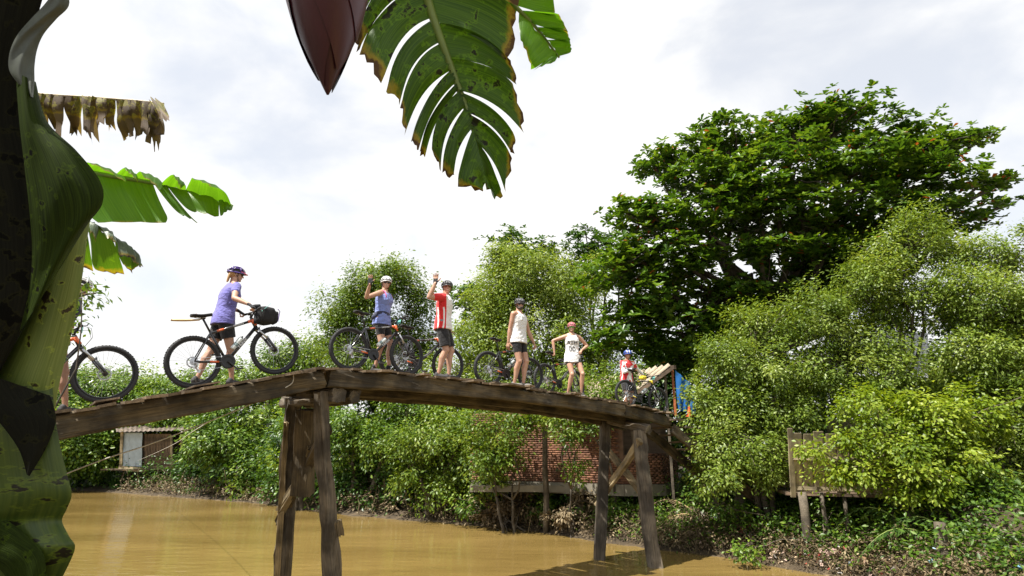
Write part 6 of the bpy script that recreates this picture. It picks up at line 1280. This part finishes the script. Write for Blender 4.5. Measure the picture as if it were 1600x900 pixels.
strip('drooping_leaf', MT['bansheath'], [(24, 112, .95), (30, 190, .935), (38, 260, .93), (46, 330, .93), (50, 390, .94), (46, 450, .95), (30, 520, .96)], [(56, 128, .97), (74, 190, .96), (120, 236, .955), (156, 282, .95), (160, 318, .95), (136, 352, .955), (100, 410, .97)], .03, rip=.003, nr=50, label='dark olive curved leaf')
strip('leaf_stalk', MT['banstem'], [(96, 290, 1.03), (74, 380, 1.03), (40, 460, 1.03), (8, 540, 1.02), (-30, 610, 1.02), (-60, 680, 1.02)], [(150, 290, 1.03), (137, 370, 1.03), (126, 450, 1.03), (110, 530, 1.03), (93, 600, 1.02), (80, 680, 1.02)], .04, .05, label='pale green spotted leaf stalk')
strip('spotted_leaf', MT['banlow'], [(-140, 596, .99), (-140, 640, .985), (-140, 690, .98), (-140, 735, .98), (-140, 775, .98), (-140, 800, .98), (-140, 815, .98), (-140, 860, .98), (-140, 890, .98), (-140, 940, .98)], [(82, 604, 1.01), (86, 650, 1.0), (94, 696, .99), (104, 738, .985), (112, 772, .98), (104, 796, .985), (97, 814, .99), (108, 838, .98), (117, 858, .975), (96, 905, .985)], .035, .03, nr=60, rip=.004, vs=(0, 2.0), label='green leaf with yellow and black spots')
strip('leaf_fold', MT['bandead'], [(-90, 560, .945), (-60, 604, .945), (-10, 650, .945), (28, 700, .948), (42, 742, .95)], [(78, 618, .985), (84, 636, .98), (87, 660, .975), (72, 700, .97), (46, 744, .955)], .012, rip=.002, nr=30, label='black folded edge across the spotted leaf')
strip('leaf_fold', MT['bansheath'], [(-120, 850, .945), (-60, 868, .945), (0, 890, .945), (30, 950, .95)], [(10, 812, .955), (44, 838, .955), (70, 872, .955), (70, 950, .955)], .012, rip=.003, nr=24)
stem_tube(pd_, pdB - V(0, 0, .2), V(-1.5, .6, 3.6), .15, .11)
# unseen crown leaves on that plant, added to shade the corner
for k, (az, ln, rs, w_) in enumerate(((20, 1.5, 1.9, .36), (75, 1.5, 2.0, .36), (130, 2.0, 1.4, .36), (190, 2.2, 1.2, .36), (240, 2.0, 1.3, .36), (310, 2.0, 1.8, .36))): arch_leaf(pd_, V(-1.5, .6, 3.6), math.radians(az), ln, rs, w_, MT['ban'], seed=80 + k)
random.seed(21)
# twig of a shrub showing beside the stem
tree('riverside_shrub', 'leafy twigs sticking out beside the banana stem at left', 'bush', (-4.6, 4.9, float(gh(np.array(-4.6), np.array(4.9)))), [(128, 455, 6.2, 22, 26, .2), (112, 500, 6.2, 14, 22, .2), (60, 540, 6.2, 40, 50, .3), (40, 470, 6.2, 50, 40, .3)], MT['bush'], per=22, nleaf=3, sig=.09, Lf=.07, Wf=.026, trunk_r=.03, twigs=40, shell=.1)

# ------------------------------------------------------------------ things lying on the right bank
def onground(px, py):                   # where a sight line meets the bank
    d = 8.0
    while d < 40:
        q = P(px, py, d)
        if q.z < float(gh(np.array(q.x), np.array(q.y))) + .03: return q
        d += .05
    return q
def crumple(r, seed, flat=.6):
    g = G(); g.ell((0, 0, 0), (1, 1, 1), None, 14, 10); out = []
    for v_ in g.v:
        q = Vector(v_); k = 1 + .3 * mnoise.noise(q * 1.7 + V(seed, 0, 0)) + .16 * mnoise.noise(q * 4.5 + V(0, seed, 0)); out.append((q.x * r[0] * k, q.y * r[1] * k, q.z * r[2] * k + r[2] * .6))
    g.v = out; return g
cols = {'pale pink': (.6, .4, .36), 'white': (.66, .66, .66), 'red': (.5, .04, .05), 'grey': (.3, .32, .36), 'light blue': (.2, .4, .55), 'brown': (.3, .18, .1), 'greenish yellow': (.4, .42, .16), 'orange': (.6, .2, .05)}
for k_, c_ in cols.items(): MT['pb' + k_] = plain('plastic_' + k_.replace(' ', '_'), c_, .5, var=.25, scale=9, bump=.5)
junk = [('white', 'plastic_bag', 1175, 838, .13, 'small white plastic bag on the litter heap, left of the shack stilts'), ('grey', 'plastic_bag', 1206, 812, .14, 'grey plastic bag at the top of the litter heap beside another white one'), ('white', 'plastic_bag', 1222, 812, .1, 'white plastic bag at the top right of the litter heap'),
        ('red', 'rag', 1160, 832, .12, 'red rag lying left on the litter heap'), ('red', 'rag', 1176, 828, .13, 'dark red rag in the middle of the litter heap'), ('pale pink', 'plastic_bag', 1298, 828, .16, 'pale pink bag between the shack stilts'), ('pale pink', 'plastic_bag', 1325, 838, .15, 'pink crumpled bag right of the shack stilts'),
        ('pale pink', 'plastic_bag', 1300, 868, .17, 'pink and white crumpled bag nearest the water below the shack'), ('white', 'plastic_bag', 1240, 796, .07, 'small white scrap by the leftmost shack stilt'), ('brown', 'sack', 1352, 884, .2, 'brown sack lying at the bottom edge of the bank'),
        ('light blue', 'plastic_bag', 1455, 880, .1, 'light blue bag on the bank at the bottom right'), ('pale pink', 'plastic_bag', 1480, 828, .15, 'pinkish bag caught on a dark stump at right'), ('greenish yellow', 'plastic_sheet', 1486, 850, .19, 'greenish yellow plastic sheet hanging on the dark stump'),
        ('pale pink', 'plastic_bag', 1535, 872, .13, 'pale pink bag at the far bottom right among dry leaves'), ('brown', 'coconut_husk', 1505, 886, .1, 'reddish brown husk at the bottom right'), ('light blue', 'plastic_bag', 1595, 890, .12, 'turquoise scrap at the right corner of the bank'), ('orange', 'rag', 1215, 800, .08, 'orange brown scrap on top of the litter heap'), ('grey', 'plastic_bag', 1110, 835, .12, 'grey bag half buried at the left end of the litter heap')]
for i, (c_, nm, px, py, r, lab) in enumerate(junk):
    q = onground(px, py); g = crumple((r, r * .8, r * (.55 if nm != 'plastic_sheet' else 1.2)), i * 3.3); o = obj(nm, g, MT['pb' + c_], smooth=False); o.location = q; o.rotation_euler = (0, 0, i * 1.3); tag(o, lab, {'plastic_bag': 'bag', 'coconut_husk': 'husk', 'plastic_sheet': 'sheet'}.get(nm, nm))
q = onground(1478, 880); g = G(); limb(g, q - V(0, 0, .2), q + V(.02, 0, .75), .13, .10, .05, side=10); solo('stump', g, MT['bark'], 'dark stump with bags caught on it at the bottom right', 'stump', True)
# litter nobody could count
n_ = 4200; vs = []; fs = []; ti = []
for k in range(n_):
    c_ = random.random(); px = random.gauss(1190, 60) if c_ < .45 else random.gauss(1320, 60) if c_ < .75 else random.uniform(1050, 1600); x = (px - 800) / 900; 
    yy = random.uniform(10.5, 19); X_ = x * yy * 1.0; sh_ = np.interp(X_, FB[:, 0], FB[:, 1])
    if yy < sh_ - .1 or yy > sh_ + 2.8: continue
    z_ = float(gh(np.array(X_), np.array(yy))) + random.random() ** 2 * .2; s_ = random.uniform(.02, .075); R3 = Euler((random.uniform(-.9, .9), random.uniform(-.9, .9), random.uniform(0, 6))).to_matrix(); o_ = len(vs)
    for a, b_ in ((-1, -1), (1, -.8), (.9, .7), (-.7, 1)): vs.append(tuple(V(X_, yy, z_) + R3 @ V(a * s_, b_ * s_ * .6, random.uniform(-.4, .4) * s_)))
    fs.append((o_, o_ + 1, o_ + 2, o_ + 3)); ti += [random.random()] * 4
m, n, l, b, out = newmat('mixed_litter'); at = n.new('ShaderNodeAttribute'); at.attribute_name = 'tint'; r = n.new('ShaderNodeValToRGB'); e = r.color_ramp.elements; r.color_ramp.interpolation = 'CONSTANT'
e[0].color = (.25, .17, .1, 1); e[1].position = .93; e[1].color = (.45, .05, .05, 1)
for p_, c_ in ((.3, (.42, .31, .2, 1)), (.52, (.5, .36, .3, 1)), (.7, (.6, .56, .52, 1)), (.8, (.12, .09, .06, 1)), (.9, (.3, .4, .5, 1))): q = e.new(p_); q.color = c_
l.new(at.outputs['Fac'], r.inputs[0]); l.new(r.outputs[0], b.inputs[0]); b.inputs['Roughness'].default_value = .6
o = obj('litter', npmesh('litter', np.array(vs), np.array(fs), {'tint': ('POINT', np.array(ti))}), m); tag(o, 'scattered scraps of litter and husks on the right bank', None, kind='stuff')
# palm fronds
def frond(name, q, az, Ln, rise, label, m, n=26, w_=.34, droop=.7):
    d = V(math.cos(az), math.sin(az), 0); sd = d.cross(V(0, 0, 1)); pts = [q + d * Ln * t + V(0, 0, rise * math.sin(t * 2.4) - droop * t * t) for t in [i / 10 for i in range(11)]]
    t_ = thing(name, label, 'palm frond', q); g = G(); g.tube(pts, [.018 - .0015 * i for i in range(11)], 5); obj('stalk', g, MT['rib'] if m is MT['palm'] else MT['tan'], t_, world=True, smooth=True)
    ps, nr, dv, Ls, Ws = [], [], [], [], []
    for k in range(n):
        t = .15 + .85 * k / n; p_ = poly(pts, t)
        for s_ in (-1, 1): ps.append(p_); dv.append(sd * s_ * 1 + d * .7 + V(0, 0, -.25 + random.uniform(-.2, .2))); nr.append(V(0, 0, 1) + sd * s_ * .4 + V(random.uniform(-.3, .3), 0, 0)); Ls.append(w_ * math.sin(.3 + t * 2.5) * random.uniform(.85, 1.15)); Ws.append(.045)
    v, f, tt = leaves(np.array(ps), np.array(nr), np.array(dv), np.array(Ls), np.array(Ws), np.clip(.5 + .2 * rng.normal(size=len(ps)), 0, 1)); obj('leaflets', npmesh('leaflets', v, f, {'tint': ('POINT', tt)}), m, t_, world=True); return t_
for (px, py, az, ln, rs, lab, mm) in ((1440, 842, 150, 1.5, .75, 'dark green palm frond arching left under the plank shack', 'palm'), (1450, 842, 95, 1.3, .85, 'dark green palm frond standing up beside the stump', 'palm'), (1470, 846, 175, 1.5, .4, 'low palm frond leaning over the bags at bottom right', 'palm'), (1530, 850, 20, 1.1, .5, 'pale green broad palm frond right of the stump', 'palm'), (1500, 848, 130, 1.2, .6, 'palm frond rising left of the stump in the shade', 'palm'),
                                      (1395, 850, 160, .9, .3, 'withered palm frond with brown leaflets below the shack', 'dry'), (1085, 800, 160, 1.5, .5, 'dry yellow palm frond at the right foot of the second pier', 'dry'), (1100, 812, 185, 1.4, .3, 'dry palm frond lying toward the second pier', 'dry'), (1075, 790, 100, 1.2, .5, 'dry palm frond leaning on the bush behind the second pier', 'dry'), (1110, 826, 200, 1.3, .15, 'lowest dry palm frond beside the litter heap', 'dry'), (1060, 806, 60, 1.0, .5, 'dry palm frond pointing up right of the second pier', 'dry')):
    frond('palm_frond', onground(px, py), math.radians(az), ln * 1.15, rs * 1.1, lab, MT[mm])
# fern like plants and dry brown clusters under the brick house
for (px, py, az, lab) in ((800, 800, 140, 'brown drooping fern frond at the waterline under the brick house'), (812, 806, 60, 'second brown fern frond under the brick house, pointing right'), (850, 800, 30, 'green fern frond between the brown ones and the dark post'), (862, 812, 110, 'green fern frond right of the dark post'), (838, 830, 250, 'yellowish fern frond hanging over the water'), (905, 822, 200, 'pale fern frond hanging over the water near the second pier')):
    frond('fern_frond', onground(px, py - 12), math.radians(az), .9, .5, lab, MT['dry'] if 'brown' in lab or 'pale' in lab or 'yellow' in lab else MT['palm'], 20, .22, .6)
# driftwood and bare sticks
for i, (a, b_, r, lab) in enumerate((((300, 772), (400, 780), .06, 'dark log lying in the water at the far left bank'), ((1265, 892), (1345, 858), .018, 'bare pale stick leaning over the water below the shack'), ((1190, 868), (1208, 838), .02, 'crooked bare root rising from the mud'), ((1330, 820), (1400, 838), .015, 'thin bare stick across the bank by the palm'), ((1596, 850), (1570, 780), .05, 'reddish brown trunk at the right edge'))):
    p_ = onground(*a); q = P(b_[0], b_[1], (onground(*a) - V(0, 0, CAMZ)).length * .985); g = G(); limb(g, p_ - V(0, 0, .05), q, r, r * .6, .16, n=8); solo('stick' if i else 'log', g, MT['brace'] if i else MT['bark'], lab, 'stick' if i else 'log', True)

# bare twigs and roots along the waterline, past counting
g = G()
for k in range(170):
    x_ = random.uniform(3.5, 9.5); y_ = float(np.interp(x_, FB[:, 0], FB[:, 1])) + random.uniform(-.15, 2.2); z_ = float(gh(np.array(x_), np.array(y_)))
    a = V(x_, y_, z_ - .03); b_ = a + V(random.uniform(-.45, .45), random.uniform(-.3, .3), random.uniform(.08, .7)); limb(g, a, b_, random.uniform(.006, .014), .003, .3, n=4, side=4)
o = obj('dead_twigs', g, MT['brace']); tag(o, 'bare dead twigs and roots sticking out of the right bank', None, kind='stuff')
g = G()
for k in range(120):
    x_ = random.uniform(-24, 3); y_ = float(np.interp(x_, FB[:, 0], FB[:, 1])) + random.uniform(-.2, 1.2)
    a = V(x_, y_, -.1); b_ = a + V(random.uniform(-.5, .5), random.uniform(-.3, .3), random.uniform(.4, 1.7)); limb(g, a, b_, random.uniform(.012, .025), .006, .25, n=4, side=4)
o = obj('dead_twigs', g, MT['brace']); tag(o, 'bare stems and roots standing at the waterline of the far bank', None, kind='stuff')
